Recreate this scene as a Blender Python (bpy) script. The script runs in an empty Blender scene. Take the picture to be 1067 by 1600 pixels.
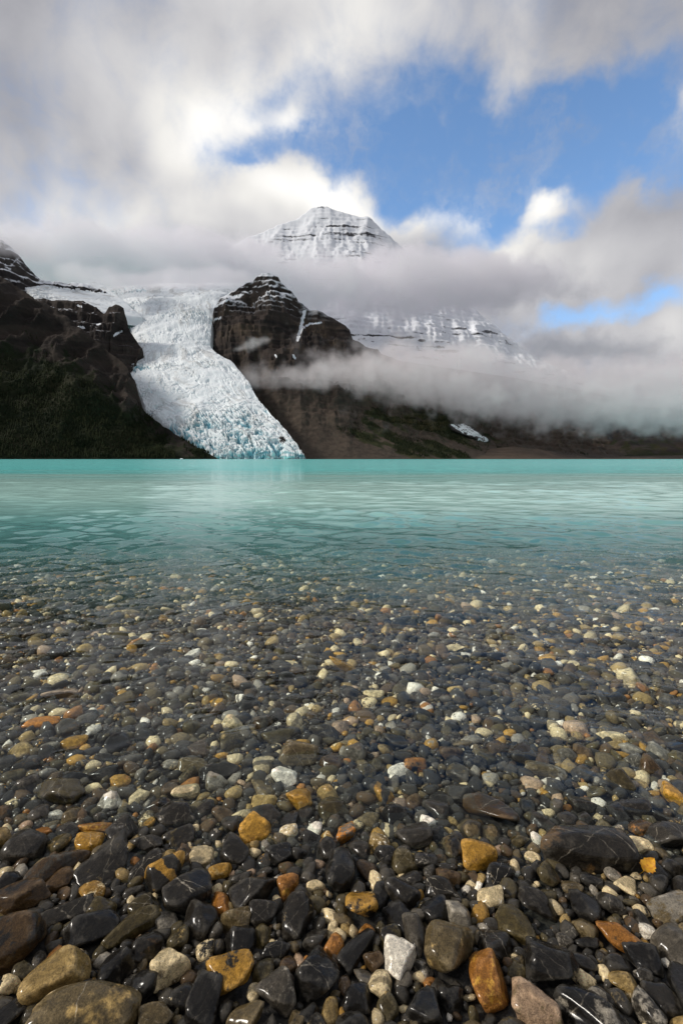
import bpy, math, random
import numpy as np
from mathutils import Matrix, Vector, Euler

R = math.radians
S = bpy.context.scene
COL = S.collection
random.seed(7)
RNG = np.random.default_rng(11)

# ------------------------------------------------------------------ camera
CAM_H = 0.75
FOC = 755.6                       # focal length in photograph pixels (17 mm on a 36 mm tall frame)
PITCH = math.atan(83.0 / FOC)     # horizon sits a little above the middle of the frame
cam_d = bpy.data.cameras.new('camera')
cam_d.sensor_fit = 'VERTICAL'
cam_d.sensor_height = 36.0
cam_d.sensor_width = 24.0
cam_d.lens = 17.0
cam_d.clip_start = 0.05
cam_d.clip_end = 40000.0
cam = bpy.data.objects.new('camera', cam_d)
cam.location = (0, 0, CAM_H)
cam.rotation_euler = (R(90) - PITCH, 0, 0)
COL.objects.link(cam)
S.camera = cam

# ------------------------------------------------------------------ light
SUN_AZ, SUN_EL = R(-98), R(36)    # azimuth from +Y towards +X, elevation
SUN_DIR = Vector((math.sin(SUN_AZ) * math.cos(SUN_EL), math.cos(SUN_AZ) * math.cos(SUN_EL), math.sin(SUN_EL)))
sun_d = bpy.data.lights.new('sun', 'SUN')
sun_d.energy = 2.5
sun_d.angle = R(10)
sun_d.color = (1.0, 0.93, 0.84)
sun = bpy.data.objects.new('sun', sun_d)
sun.rotation_euler = SUN_DIR.to_track_quat('Z', 'Y').to_euler()
sun.location = (-50, -20, 60)
COL.objects.link(sun)

S.view_settings.view_transform = 'Standard'
S.view_settings.look = 'None'
S.view_settings.exposure = 0.2
S.view_settings.gamma = 1.0
S.view_settings.use_curve_mapping = False

S.render.engine = 'CYCLES'
cy = S.cycles
cy.use_denoising = True
cy.max_bounces = 10
cy.diffuse_bounces = 3
cy.glossy_bounces = 3
cy.transmission_bounces = 6
cy.volume_bounces = 8
cy.transparent_max_bounces = 8
cy.caustics_refractive = True
cy.caustics_reflective = False
cy.sample_clamp_indirect = 4.0
cy.sample_clamp_direct = 0.0
cy.volume_step_rate = 3.0
cy.volume_preview_step_rate = 2.0
cy.volume_max_steps = 512


# ------------------------------------------------------------------ node helpers
class NT:
    """Small helper to write node trees as expressions."""
    def __init__(self, tree):
        self.t = tree
        self.n = 0

    def node(self, typ, **props):
        nd = self.t.nodes.new(typ)
        nd.location = (180 * (self.n % 12), -200 * (self.n // 12))
        self.n += 1
        for k, v in props.items():
            setattr(nd, k, v)
        return nd

    def put(self, sock, v):
        if isinstance(v, bpy.types.NodeSocket):
            self.t.links.new(v, sock)
        elif v is not None:
            sock.default_value = v

    def m(self, op, a, b=None, c=None, clamp=False):
        nd = self.node('ShaderNodeMath', operation=op, use_clamp=clamp)
        self.put(nd.inputs[0], a)
        self.put(nd.inputs[1], b)
        self.put(nd.inputs[2], c)
        return nd.outputs[0]

    def vm(self, op, a, b=None, c=None, scale=None):
        nd = self.node('ShaderNodeVectorMath', operation=op)
        self.put(nd.inputs[0], a)
        self.put(nd.inputs[1], b)
        self.put(nd.inputs[2], c)
        if scale is not None:
            self.put(nd.inputs['Scale'], scale)
        if op in ('DOT_PRODUCT', 'LENGTH', 'DISTANCE'):
            return nd.outputs['Value']
        return nd.outputs['Vector']

    def noise(self, vec, scale, detail=4.0, rough=0.5, lac=2.0, dist=0.0, color=False):
        nd = self.node('ShaderNodeTexNoise')
        self.put(nd.inputs['Vector'], vec)
        self.put(nd.inputs['Scale'], scale)
        self.put(nd.inputs['Detail'], detail)
        self.put(nd.inputs['Roughness'], rough)
        self.put(nd.inputs['Lacunarity'], lac)
        self.put(nd.inputs['Distortion'], dist)
        return nd.outputs['Color' if color else 0]

    def mr(self, v, a, b, c=0.0, d=1.0, interp='LINEAR', clamp=True):
        nd = self.node('ShaderNodeMapRange', interpolation_type=interp, clamp=clamp)
        for i, x in enumerate((v, a, b, c, d)):
            self.put(nd.inputs[i], x)
        return nd.outputs[0]

    def sstep(self, v, a, b):
        return self.mr(v, a, b, 0.0, 1.0, 'SMOOTHSTEP')

    def mix(self, f, a, b, blend='MIX'):
        nd = self.node('ShaderNodeMix', data_type='RGBA', blend_type=blend)
        self.put(nd.inputs[0], f)
        for s, v in ((nd.inputs[6], a), (nd.inputs[7], b)):
            if isinstance(v, (tuple, list)) and len(v) == 3:
                v = (*v, 1.0)
            self.put(s, v)
        return nd.outputs[2]

    def fmix(self, f, a, b):
        nd = self.node('ShaderNodeMix', data_type='FLOAT')
        self.put(nd.inputs[0], f)
        self.put(nd.inputs[2], a)
        self.put(nd.inputs[3], b)
        return nd.outputs[0]

    def sep(self, v):
        nd = self.node('ShaderNodeSeparateXYZ')
        self.put(nd.inputs[0], v)
        return nd.outputs[0], nd.outputs[1], nd.outputs[2]

    def comb(self, x, y, z):
        nd = self.node('ShaderNodeCombineXYZ')
        for i, v in enumerate((x, y, z)):
            self.put(nd.inputs[i], v)
        return nd.outputs[0]

    def attr(self, name, out='Fac'):
        nd = self.node('ShaderNodeAttribute')
        nd.attribute_name = name
        return nd.outputs[out]


def new_mat(name):
    m = bpy.data.materials.new(name)
    m.use_nodes = True
    m.node_tree.nodes.clear()
    nt = NT(m.node_tree)
    out = nt.node('ShaderNodeOutputMaterial')
    return m, nt, out


def ray(px, py):
    """Direction in the world through a photograph pixel."""
    x = px - 533.5
    u = 800.0 - py
    s, c = math.sin(PITCH), math.cos(PITCH)
    return np.array([x, FOC * c + u * s, -FOC * s + u * c])


def at(px, py, D):
    """World point seen at a pixel at world distance D along +Y."""
    r = ray(px, py)
    r = r * (D / r[1])
    return np.array([r[0], r[1], r[2] + CAM_H])


def azel(px, py):
    r = ray(px, py)
    return math.atan2(r[0], r[1]), math.atan2(r[2], math.hypot(r[0], r[1]))


# ------------------------------------------------------------------ world
def build_world():
    w = bpy.data.worlds.new('World')
    S.world = w
    w.use_nodes = True
    w.node_tree.nodes.clear()
    n = NT(w.node_tree)
    out = n.node('ShaderNodeOutputWorld')
    bg = n.node('ShaderNodeBackground')
    bg.inputs['Strength'].default_value = 0.1
    sky = n.node('ShaderNodeTexSky', sky_type='NISHITA')
    sky.sun_disc = False
    sky.sun_elevation = SUN_EL
    sky.sun_rotation = SUN_AZ
    sky.altitude = 1650
    sky.air_density = 1.0
    sky.dust_density = 0.4
    sky.ozone_density = 2.0
    d = n.node('ShaderNodeTexCoord').outputs['Generated']
    # broken cloud: noise over the whole sky, with the openings and banks the photograph shows set by direction
    warp = n.vm('SUBTRACT', n.noise(d, 3.2, 3.0, 0.55, color=True), (0.5, 0.5, 0.5))
    warp2 = n.vm('SUBTRACT', n.noise(d, 11.0, 4.0, 0.6, color=True), (0.5, 0.5, 0.5))
    dw = n.vm('ADD', n.vm('ADD', d, n.vm('SCALE', warp, scale=0.22)), n.vm('SCALE', warp2, scale=0.10))
    x, y, z = n.sep(dw)
    az = n.m('ARCTAN2', x, y)
    hyp = n.m('SQRT', n.m('ADD', n.m('MULTIPLY', x, x), n.m('MULTIPLY', y, y)))
    el = n.m('ARCTAN2', z, hyp)
    p = n.comb(az, el, 0.0)
    ds = n.vm('ADD', d, n.vm('SCALE', warp, scale=0.22))
    sx, sy, sz = n.sep(ds)
    psoft = n.comb(n.m('ARCTAN2', sx, sy), n.m('ARCTAN2', sz, n.m('SQRT', n.m('ADD', n.m('MULTIPLY', sx, sx), n.m('MULTIPLY', sy, sy)))), 0.0)

    def blob_sum(base, blobs, p=p):
        acc = base
        for (px, py, rx, ry, wgt) in blobs:
            a0, e0 = azel(px, py)
            ra = abs(azel(px + rx, py)[0] - azel(px - rx, py)[0]) / 2
            re = abs(azel(px, py - ry)[1] - azel(px, py + ry)[1]) / 2
            q = n.vm('MULTIPLY', n.vm('SUBTRACT', p, (a0, e0, 0)), (1 / ra, 1 / re, 0))
            g = n.m('EXPONENT', n.m('MULTIPLY', n.vm('DOT_PRODUCT', q, q), -1.0))
            acc = n.m('MULTIPLY_ADD', g, wgt, acc)
        return acc

    f1 = n.noise(d, 4.0, 9.0, 0.56, dist=0.35)
    f2 = n.noise(d, 13.0, 7.0, 0.6, dist=0.3)
    cover = blob_sum(0.90, [
        (560, 240, 150, 70, -1.05), (760, 265, 160, 95, -1.2), (690, 190, 160, 60, -0.55),
        (900, 190, 150, 80, -0.95), (1040, 205, 110, 70, -1.0), (960, 130, 120, 50, -0.35), (690, 345, 120, 45, -0.75), (395, 262, 70, 30, -0.75),
        (430, 150, 55, 45, -0.50), (950, 490, 110, 34, -0.95), (880, 330, 60, 45, -0.45), (620, 130, 90, 30, -0.25),
        (470, 205, 45, 26, 0.45), (435, 282, 75, 20, 0.40), (590, 200, 60, 25, 0.30),
        (530, 335, 120, 40, 1.05), (640, 372, 32, 30, 0.8), (833, 303, 34, 36, 1.25), (715, 335, 52, 34, 0.85),
        (795, 385, 45, 36, 1.0), (1050, 165, 34, 40, 0.85), (965, 275, 45, 36, 0.55), (960, 385, 140, 62, 0.95),
        (1000, 540, 120, 30, 0.4)])
    cov = n.m('ADD', cover, n.m('ADD', n.m('MULTIPLY', n.m('SUBTRACT', f1, 0.5), 1.2), n.m('MULTIPLY', n.m('SUBTRACT', f2, 0.5), 1.1)))
    mask = n.sstep(cov, -0.12, 1.02)
    veil = n.m('MULTIPLY', n.sstep(n.noise(n.vm('ADD', d, n.vm('SCALE', warp2, scale=0.25)), 7.0, 7, 0.62), 0.42, 0.78), 0.42)
    mask = n.m('ADD', mask, n.m('MULTIPLY', n.m('SUBTRACT', 1.0, mask), veil))
    # cloud light: thick grey bases, bright sunlit tops
    bright = blob_sum(0.39, [
        (60, 60, 170, 120, 0.04), (250, 120, 120, 90, 0.10), (540, 60, 200, 120, 0.34), (345, 215, 130, 110, 0.46), (930, 50, 230, 110, -0.04),
        (530, 325, 125, 45, 0.58), (833, 303, 42, 40, 0.50), (715, 335, 55, 40, 0.42), (180, 340, 200, 70, 0.26),
        (940, 390, 140, 70, 0.20), (470, 205, 50, 30, 0.25), (790, 385, 45, 35, 0.42),
        (1045, 165, 40, 40, 0.18), (1000, 530, 120, 40, 0.15)], psoft)
    sd = SUN_DIR
    f1b = n.noise(n.vm('ADD', d, (sd.x * 0.05, sd.y * 0.02, sd.z * 0.06)), 4.0, 2.5, 0.56, dist=0.35)
    f1c = n.noise(d, 4.0, 2.5, 0.56, dist=0.35)
    relief = n.m('SUBTRACT', f1c, f1b)
    bright = n.m('MULTIPLY_ADD', relief, 0.6, bright)
    bright = n.m('MULTIPLY_ADD', n.m('SUBTRACT', n.noise(d, 6.0, 5, 0.5), 0.5), 0.14, bright)
    bright = n.m('MULTIPLY_ADD', n.m('SUBTRACT', f2, 0.5), 0.15, bright)
    bright = n.m('MINIMUM', n.m('MAXIMUM', bright, 0.16), 0.95)
    tint = n.mix(n.mr(bright, 0.22, 0.75), (0.93, 0.94, 1.06, 1), (1.02, 1.0, 0.965, 1))
    cloud = n.vm('SCALE', tint, scale=n.m('MULTIPLY', bright, 10.0))
    blue = n.mix(1.0, sky.outputs[0], (1.75, 1.95, 2.0, 1), 'MULTIPLY')
    c = n.mix(mask, blue, cloud)
    n.put(bg.inputs['Color'], c)
    n.t.links.new(bg.outputs[0], out.inputs[0])
    w.cycles.sampling_method = 'MANUAL'
    w.cycles.sample_map_resolution = 512


build_world()


# ------------------------------------------------------------------ numpy noise
_PERM = np.random.default_rng(3).permutation(256).astype(np.int64)
_PERM = np.concatenate([_PERM, _PERM])
_G = np.random.default_rng(4).normal(size=(256, 3))
_G /= np.linalg.norm(_G, axis=1)[:, None]


def perlin(p):
    p = np.asarray(p, float)
    i = np.floor(p).astype(np.int64)
    f = p - i
    u = f * f * f * (f * (f * 6 - 15) + 10)
    i &= 255
    res = 0
    for dx in (0, 1):
        for dy in (0, 1):
            for dz in (0, 1):
                h = _PERM[_PERM[_PERM[(i[..., 0] + dx) & 255] + ((i[..., 1] + dy) & 255)] + ((i[..., 2] + dz) & 255)]
                g = _G[h]
                dot = g[..., 0] * (f[..., 0] - dx) + g[..., 1] * (f[..., 1] - dy) + g[..., 2] * (f[..., 2] - dz)
                w = (u[..., 0] if dx else 1 - u[..., 0]) * (u[..., 1] if dy else 1 - u[..., 1]) * (u[..., 2] if dz else 1 - u[..., 2])
                res = res + w * dot
    return res * 1.6


def fbm(p, o=5, gain=0.5, lac=2.03):
    r, a, q = 0, 1.0, np.array(p, float)
    for k in range(o):
        r = r + a * perlin(q)
        q = q * lac + 17.3
        a *= gain
    return r


def ridged(p, o=5, gain=0.5, lac=2.07):
    r, a, q, prev = 0, 1.0, np.array(p, float), 1.0
    for k in range(o):
        v = 1 - np.abs(perlin(q))
        v = v * v
        r = r + a * v * prev
        prev = v
        q = q * lac + 9.1
        a *= gain
    return r


def smooth(x, a, b):
    t = np.clip((x - a) / (b - a), 0, 1)
    return t * t * (3 - 2 * t)


# ------------------------------------------------------------------ mesh helpers
def mesh_np(name, verts, faces, mat, attrs=None, smooth_shade=True, link=True):
    """One mesh object from numpy arrays; faces is an (n, 3) or (n, 4) array."""
    me = bpy.data.meshes.new(name)
    verts = np.ascontiguousarray(verts, dtype=np.float32).reshape(-1, 3)
    faces = np.ascontiguousarray(faces, dtype=np.int32)
    nf, k = faces.shape
    me.vertices.add(len(verts))
    me.vertices.foreach_set('co', verts.ravel())
    me.loops.add(nf * k)
    me.loops.foreach_set('vertex_index', faces.ravel())
    me.polygons.add(nf)
    me.polygons.foreach_set('loop_start', np.arange(0, nf * k, k, dtype=np.int32))
    me.polygons.foreach_set('loop_total', np.full(nf, k, dtype=np.int32))
    if smooth_shade:
        me.polygons.foreach_set('use_smooth', np.ones(nf, dtype=bool))
    for nm, arr in (attrs or {}).items():
        arr = np.ascontiguousarray(arr, dtype=np.float32)
        if arr.ndim == 1:
            a = me.attributes.new(nm, 'FLOAT', 'POINT')
            a.data.foreach_set('value', arr)
        elif arr.shape[1] == 3:
            a = me.attributes.new(nm, 'FLOAT_VECTOR', 'POINT')
            a.data.foreach_set('vector', arr.ravel())
        else:
            a = me.attributes.new(nm, 'FLOAT_COLOR', 'POINT')
            a.data.foreach_set('color', arr.ravel())
    me.update()
    me.validate()
    me.materials.append(mat)
    ob = bpy.data.objects.new(name, me)
    if link:
        COL.objects.link(ob)
    return ob


def grid_faces(nv, nu):
    j, i = np.meshgrid(np.arange(nv - 1), np.arange(nu - 1), indexing='ij')
    a = (j * nu + i).ravel()
    return np.stack([a, a + 1, a + nu + 1, a + nu], 1)


def tag(o, label=None, cat=None, group=None, kind=None):
    if label:
        o['label'] = label
    if cat:
        o['category'] = cat
    if group:
        o['group'] = group
    if kind:
        o['kind'] = kind
    return o


def resample(pts, n, smooth_it=True):
    """Points along a polyline given as (px, py, D); straight interpolation in world space by pixel length."""
    pix = np.array([(p[0], p[1]) for p in pts], float)
    W = np.array([at(*p) for p in pts])
    s = np.concatenate([[0], np.cumsum(np.hypot(*np.diff(pix, axis=0).T))])
    t = np.linspace(0, s[-1], n)
    out = np.stack([np.interp(t, s, W[:, k]) for k in range(3)], 1)
    return out, t / s[-1]


def resample_x(pts, xs):
    pix = np.array([p[0] for p in pts], float)
    W = np.array([at(*p) for p in pts])
    return np.stack([np.interp(xs, pix, W[:, k]) for k in range(3)], 1)


# ------------------------------------------------------------------ materials of the setting
def mat_rock(name, dark, mid, light, snow_lo, snow_hi, snow_z0, snow_z1, strata=0.02, veg=None, snow_amt=1.0, band_snow=0.0, fine_amp=0.55, bend=1.3, scree=None):
    m, n, out = new_mat(name)
    b = n.node('ShaderNodeBsdfPrincipled')
    geo = n.node('ShaderNodeNewGeometry')
    pos = geo.outputs['Position']
    nx, ny, nz = n.sep(geo.outputs['Normal'])
    x, y, z = n.sep(pos)
    big = n.noise(pos, 0.006, 6, 0.6)
    fine = n.noise(pos, 0.05, 6, 0.65)
    zz = n.m('ADD', n.m('MULTIPLY', z, strata), n.m('MULTIPLY', big, bend))
    lay = n.noise(n.comb(n.m('MULTIPLY', x, 0.0012), n.m('MULTIPLY', y, 0.0012), zz), 1.0, 5, 0.65)
    c = n.mix(n.sstep(lay, 0.36, 0.64), dark, mid)
    c = n.mix(n.m('MULTIPLY', n.sstep(big, 0.5, 0.72), 0.8), c, light)
    c = n.mix(n.mr(fine, 0.3, 0.7, 0.0, 0.45), c, n.mix(0.5, c, (0.01, 0.01, 0.01)))
    if scree:
        c = n.mix(n.m('MULTIPLY', n.sstep(n.m('MULTIPLY_ADD', big, 220.0, z), scree[1] + 110, scree[0] + 110), 0.85), c, n.mix(n.sstep(fine, 0.35, 0.65), scree[2], scree[3]))
    if veg:
        v = n.attr('veg')
        vv = n.sstep(n.m('ADD', v, n.m('MULTIPLY', n.m('SUBTRACT', n.noise(pos, 0.018, 6, 0.62), 0.5), 1.3)), 0.42, 0.60)
        vc = n.mix(n.sstep(fine, 0.35, 0.65), veg[0], veg[1])
        vc = n.mix(n.sstep(n.noise(pos, 0.005, 3, 0.5), 0.45, 0.65), vc, veg[2])
        c = n.mix(vv, c, vc)
    s = n.m('ADD', nz, n.m('MULTIPLY', n.m('SUBTRACT', fine, 0.5), fine_amp))
    s = n.m('ADD', s, n.m('MULTIPLY', n.m('SUBTRACT', lay, 0.5), band_snow))
    sn = n.sstep(s, snow_lo, snow_hi)
    sn = n.m('MULTIPLY', sn, n.sstep(n.m('MULTIPLY_ADD', big, 160.0, z), snow_z0 + 80, snow_z1 + 80))
    sn = n.m('MULTIPLY', sn, snow_amt)
    sn = n.m('MAXIMUM', sn, n.sstep(n.m('MULTIPLY_ADD', n.m('SUBTRACT', fine, 0.5), 1.6, n.attr('snow')), 0.45, 0.62))
    c = n.mix(sn, c, (0.80, 0.83, 0.87))
    n.put(b.inputs['Base Color'], c)
    n.put(b.inputs['Roughness'], 0.9)
    n.put(b.inputs['Specular IOR Level'], 0.15)
    bump = n.node('ShaderNodeBump')
    bump.inputs['Strength'].default_value = 0.6
    bump.inputs['Distance'].default_value = 5.0
    n.put(bump.inputs['Height'], n.noise(pos, 0.07, 7, 0.65))
    n.t.links.new(bump.outputs[0], b.inputs['Normal'])
    n.t.links.new(b.outputs[0], out.inputs[0])
    return m


def mat_ice():
    m, n, out = new_mat('glacier_ice')
    b = n.node('ShaderNodeBsdfPrincipled')
    geo = n.node('ShaderNodeNewGeometry')
    pos = geo.outputs['Position']
    crev = n.attr('crevasse')
    fine = n.noise(pos, 0.045, 7, 0.68)
    big = n.noise(pos, 0.006, 4, 0.55)
    c = n.mix(n.sstep(n.m('MULTIPLY_ADD', n.m('SUBTRACT', fine, 0.5), 0.35, crev), 0.34, 0.74), (0.82, 0.87, 0.89), (0.28, 0.56, 0.65))
    dirt = n.m('MULTIPLY', n.sstep(n.m('ADD', n.m('MULTIPLY', n.attr('flow'), 0.42), n.m('ADD', n.m('MULTIPLY', fine, 0.55), n.m('MULTIPLY', big, 0.5))), 0.54, 0.74), 0.38)
    c = n.mix(dirt, c, (0.36, 0.34, 0.31))
    deb = n.attr('debris')
    c = n.mix(n.sstep(n.m('MULTIPLY_ADD', n.m('SUBTRACT', n.noise(pos, 0.05, 5, 0.6), 0.5), 1.6, deb), 0.5, 0.62), c, (0.035, 0.03, 0.028))
    n.put(b.inputs['Base Color'], c)
    n.put(b.inputs['Roughness'], 0.7)
    n.put(b.inputs['Specular IOR Level'], 0.25)
    bump = n.node('ShaderNodeBump')
    bump.inputs['Strength'].default_value = 0.3
    bump.inputs['Distance'].default_value = 4.0
    n.put(bump.inputs['Height'], n.noise(pos, 0.09, 6, 0.7))
    n.t.links.new(bump.outputs[0], b.inputs['Normal'])
    n.t.links.new(b.outputs[0], out.inputs[0])
    return m


# ------------------------------------------------------------------ mountains
def loft(name, crest, base, nu, nv, mat, prof=1.0, amp=30.0, freq=0.004, gully=25.0, gfreq=0.012, terr=0.0, terr_h=40.0,
         back=0.9, crest_jag=6.0, calm=0.0, attrs=None, seed=0.0, by_x=True, seg=1.0, tilt=0.05):
    """A mountain body: face from its foot line up to its crest line, then down the far side."""
    xs = np.linspace(crest[0][0], crest[-1][0], nu) if by_x else None
    if by_x:
        Cc = resample_x(crest, xs)
        Bb = resample_x(base, xs)
    else:
        Cc, _ = resample(crest, nu)
        Bb, _ = resample(base, nu)
    # jagged crest
    s = np.concatenate([[0], np.cumsum(np.linalg.norm(np.diff(Cc, axis=0), axis=1))])
    Cc[:, 2] += crest_jag * fbm(np.stack([s * 0.02, s * 0 + seed, s * 0], 1), 5, 0.6)
    nb = max(8, nv // 5)
    v = np.concatenate([np.linspace(0, 1, nv), 1 + np.linspace(0, 1, nb + 1)[1:]])
    V = v[:, None, None]
    f = np.clip(V, 0, 1)
    P = Bb[None] + (Cc - Bb)[None] * f
    zf = np.clip(v, 0, 1) ** prof
    P[..., 2] = Bb[None, :, 2] + (Cc[:, 2] - Bb[:, 2])[None] * zf[:, None]
    bk = np.clip(v - 1, 0, 1)[:, None]
    dirxy = (Cc - Bb)[:, :2]
    ln = np.linalg.norm(dirxy, axis=1)[:, None] + 1e-6
    H = np.maximum(Cc[:, 2] - Bb[:, 2], 30.0)
    P[..., :2] += (dirxy / ln)[None] * (bk * H[None] * back)[..., None]
    P[..., 2] -= bk * H[None] * 0.98
    w = np.clip(np.minimum(v / 0.12, 1), 0, 1)[:, None] * (0.25 + 0.75 * np.clip(np.abs(1 - v) / 0.12, 0, 1))[:, None]
    w = w * (1 - calm * (1 - smooth(v, 0.15, 0.6)))[:, None]
    hs = np.clip(H / 200.0, 0.15, 1.0)[None]
    q = P * freq + seed
    dz = amp * (fbm(q, 6, 0.52)) * w * hs
    # gullies run down the fall line: noise stretched along v
    g = np.stack([P[..., 0] * gfreq + 0.25 * fbm(P * 0.006 + seed, 3), P[..., 2] * gfreq * 0.22, P[..., 1] * gfreq * 0.3 + seed], -1)
    dz = dz + gully * (ridged(g, 5, 0.55) - 0.9) * w * hs
    P[..., 2] += dz
    P[..., 1] -= dz * 0.6
    if terr > 0:
        zt = P[..., 2] + tilt * P[..., 0] + 10 * fbm(P * 0.004 + 5 + seed, 3)
        k = zt / terr_h + 0.35 * fbm(np.stack([zt * 0.01, zt * 0, zt * 0], -1), 2)
        fr = k - np.floor(k)
        P[..., 2] += terr * terr_h * (smooth(fr, 0.25, 0.8) - fr) * w * np.minimum(hs, 1)
    at_ = {}
    shp = P.shape[:2]
    U = np.linspace(0, 1, nu)[None].repeat(shp[0], 0)
    Vv = v[:, None].repeat(nu, 1)
    for k_, fn in (attrs or {}).items():
        at_[k_] = fn(P, U, Vv).ravel()
    if 'snow' not in at_:
        at_['snow'] = np.zeros(P.shape[0] * P.shape[1])
    ob = mesh_np(name, P, grid_faces(*shp), mat, at_)
    return ob, P


def pix_of(P):
    """Photograph pixel of world points, used to place snow gullies and woods where they stand on a face."""
    s, c = math.sin(PITCH), math.cos(PITCH)
    x, y, z = P[..., 0], P[..., 1], P[..., 2] - CAM_H
    dep = y * c - z * s
    up = y * s + z * c
    return 533.5 + FOC * x / dep, 800 - FOC * up / dep


def line_mask(P, pts, wid):
    """Soft mask along a polyline of world points lying on a face."""
    best = np.full(P.shape[:2], 1e9)
    for a, b in zip(pts[:-1], pts[1:]):
        a, b = np.array(a, float), np.array(b, float)
        px, py = pix_of(P)
        q = np.stack([px, py], -1) - a
        d = b - a
        t = np.clip((q @ d) / (d @ d), 0, 1)
        best = np.minimum(best, np.linalg.norm(q - t[..., None] * d, axis=-1))
    return np.clip(1 - best / wid, 0, 1) ** 0.7


ROCK_L = mat_rock('rock_scree_forest', (0.018, 0.0145, 0.0125), (0.040, 0.031, 0.025), (0.058, 0.045, 0.036), 0.80, 0.95, 640, 760, 0.018,
                  veg=((0.007, 0.011, 0.0045), (0.013, 0.018, 0.007), (0.022, 0.022, 0.010)))
ROCK_S = mat_rock('rock_shelf', (0.022, 0.018, 0.017), (0.05, 0.04, 0.034), (0.07, 0.055, 0.045), 0.84, 0.96, 420, 620, 0.03)
ROCK_B = mat_rock('rock_snow_ridge', (0.03, 0.027, 0.027), (0.07, 0.06, 0.055), (0.10, 0.09, 0.08), 0.42, 0.80, 760, 900, 0.03, band_snow=1.2)
ROCK_P = mat_rock('rock_peak_strata', (0.020, 0.0165, 0.016), (0.052, 0.040, 0.034), (0.12, 0.088, 0.060), 0.36, 0.72, 640, 780, 0.034,
                  veg=((0.018, 0.024, 0.010), (0.035, 0.036, 0.015), (0.05, 0.045, 0.02)), band_snow=0.9, bend=0.6, scree=(190, 330, (0.050, 0.039, 0.030), (0.082, 0.064, 0.049)))
ROCK_F = mat_rock('rock_far_slope', (0.025, 0.022, 0.021), (0.06, 0.048, 0.042), (0.08, 0.06, 0.05), 0.85, 0.95, 700, 900, 0.02,
                  veg=((0.016, 0.022, 0.010), (0.03, 0.032, 0.013), (0.045, 0.04, 0.02)))
SNOW_M = mat_rock('summit_snow', (0.05, 0.05, 0.055), (0.10, 0.10, 0.105), (0.16, 0.155, 0.15), 0.06, 0.24, -400, -300, 0.020, band_snow=2.4, fine_amp=0.30, bend=0.45)
ICE = mat_ice()

# left mountain: a spur that comes down from the upper left to the water
def veg_left(P, U, V):
    px, py = pix_of(P)
    edge = np.interp(px, [-400, 0, 60, 130, 200, 260, 330], [480, 545, 555, 580, 640, 690, 716])
    return np.clip(0.55 + (py - edge) / 110.0, -0.2, 1.1)

crestL = [(-420, 215, 1950), (-150, 330, 1950), (-60, 388, 1920), (0, 430, 1900), (30, 449, 1880), (62, 470, 1850), (95, 488, 1830), (125, 512, 1790),
          (160, 538, 1750), (195, 566, 1710), (212, 596, 1680), (224, 640, 1630), (266, 671, 1580), (300, 694, 1545), (345, 719.5, 1490)]
baseL = [(-420, 719, 1000), (-150, 719, 1120), (0, 719, 1220), (125, 719, 1330), (230, 719, 1400), (345, 719.8, 1470)]
mtL, PL = loft('mountain_left', crestL, baseL, 340, 190, ROCK_L, prof=1.05, amp=34, freq=0.0045, gully=20, gfreq=0.013, crest_jag=5, calm=0.55, attrs={'veg': veg_left}, seed=3.1)
tag(mtL, 'dark brown mountain spur with forested lower slope dropping to the lake', 'mountain', kind='structure')

# rock shelf beside the icefall
crestS = [(10, 470, 2080), (60, 466, 2100), (100, 467, 2110), (132, 471, 2120), (163, 489, 2110), (172, 479, 2105), (182, 475, 2105), (194, 483, 2105),
          (192, 500, 2100), (206, 520, 2070), (223, 546, 2030), (214, 560, 2010), (204, 572, 1990), (196, 588, 1960)]
baseS = [(0, 600, 1780), (60, 610, 1780), (120, 620, 1790), (160, 630, 1800), (180, 640, 1800), (190, 650, 1790), (200, 660, 1780)]
mtS, _ = loft('rock_shelf', crestS, baseS, 240, 150, ROCK_S, prof=0.85, amp=16, freq=0.008, gully=12, gfreq=0.02, terr=0.7, terr_h=46, crest_jag=4, by_x=False, seed=8.4, back=0.5,
              attrs={'snow': lambda P, U, V: np.maximum.reduce([line_mask(P, [(122, 477), (128, 479)], 3), line_mask(P, [(123, 511), (133, 512)], 3), line_mask(P, [(152, 507), (158, 506)], 2), line_mask(P, [(178, 524), (190, 518)], 3)])})
tag(mtS, 'dark rock shelf with snow specks standing beside the glacier', 'rock shelf', kind='structure')

# ridge behind, dusted with snow
crestB = [(-200, 300, 2500), (-60, 345, 2500), (0, 376, 2500), (18, 386, 2510), (40, 412, 2530), (64, 438, 2560), (78, 441, 2560), (112, 441, 2570), (140, 446, 2580), (160, 455, 2590), (185, 466, 2600)]
baseB = [(-200, 560, 2050), (0, 540, 2150), (64, 520, 2250), (185, 520, 2300)]
mtB, _ = loft('snowy_ridge', crestB, baseB, 260, 120, ROCK_B, prof=0.9, amp=22, freq=0.006, gully=20, gfreq=0.016, terr=0.6, terr_h=40, crest_jag=5, seed=5.7)
tag(mtB, 'snow dusted rock ridge fading into cloud above the dark spur', 'ridge', kind='structure')

# central rock peak and the long slope running right from it
def snow_peak(P, U, V):
    m = line_mask(P, [(476, 487), (472, 503), (470, 515), (465, 531)], 4.2)
    m = np.maximum(m, line_mask(P, [(470, 513), (484, 506), (502, 504)], 2.6))
    m = np.maximum(m, line_mask(P, [(333, 499), (345, 497)], 3.0))
    m = np.maximum(m, line_mask(P, [(338, 478), (360, 466), (380, 460)], 3.0))
    m = np.maximum(m, line_mask(P, [(430, 555), (432, 557)], 2.5))
    m = np.maximum(m, line_mask(P, [(458, 555), (461, 560)], 3))
    return m

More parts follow.
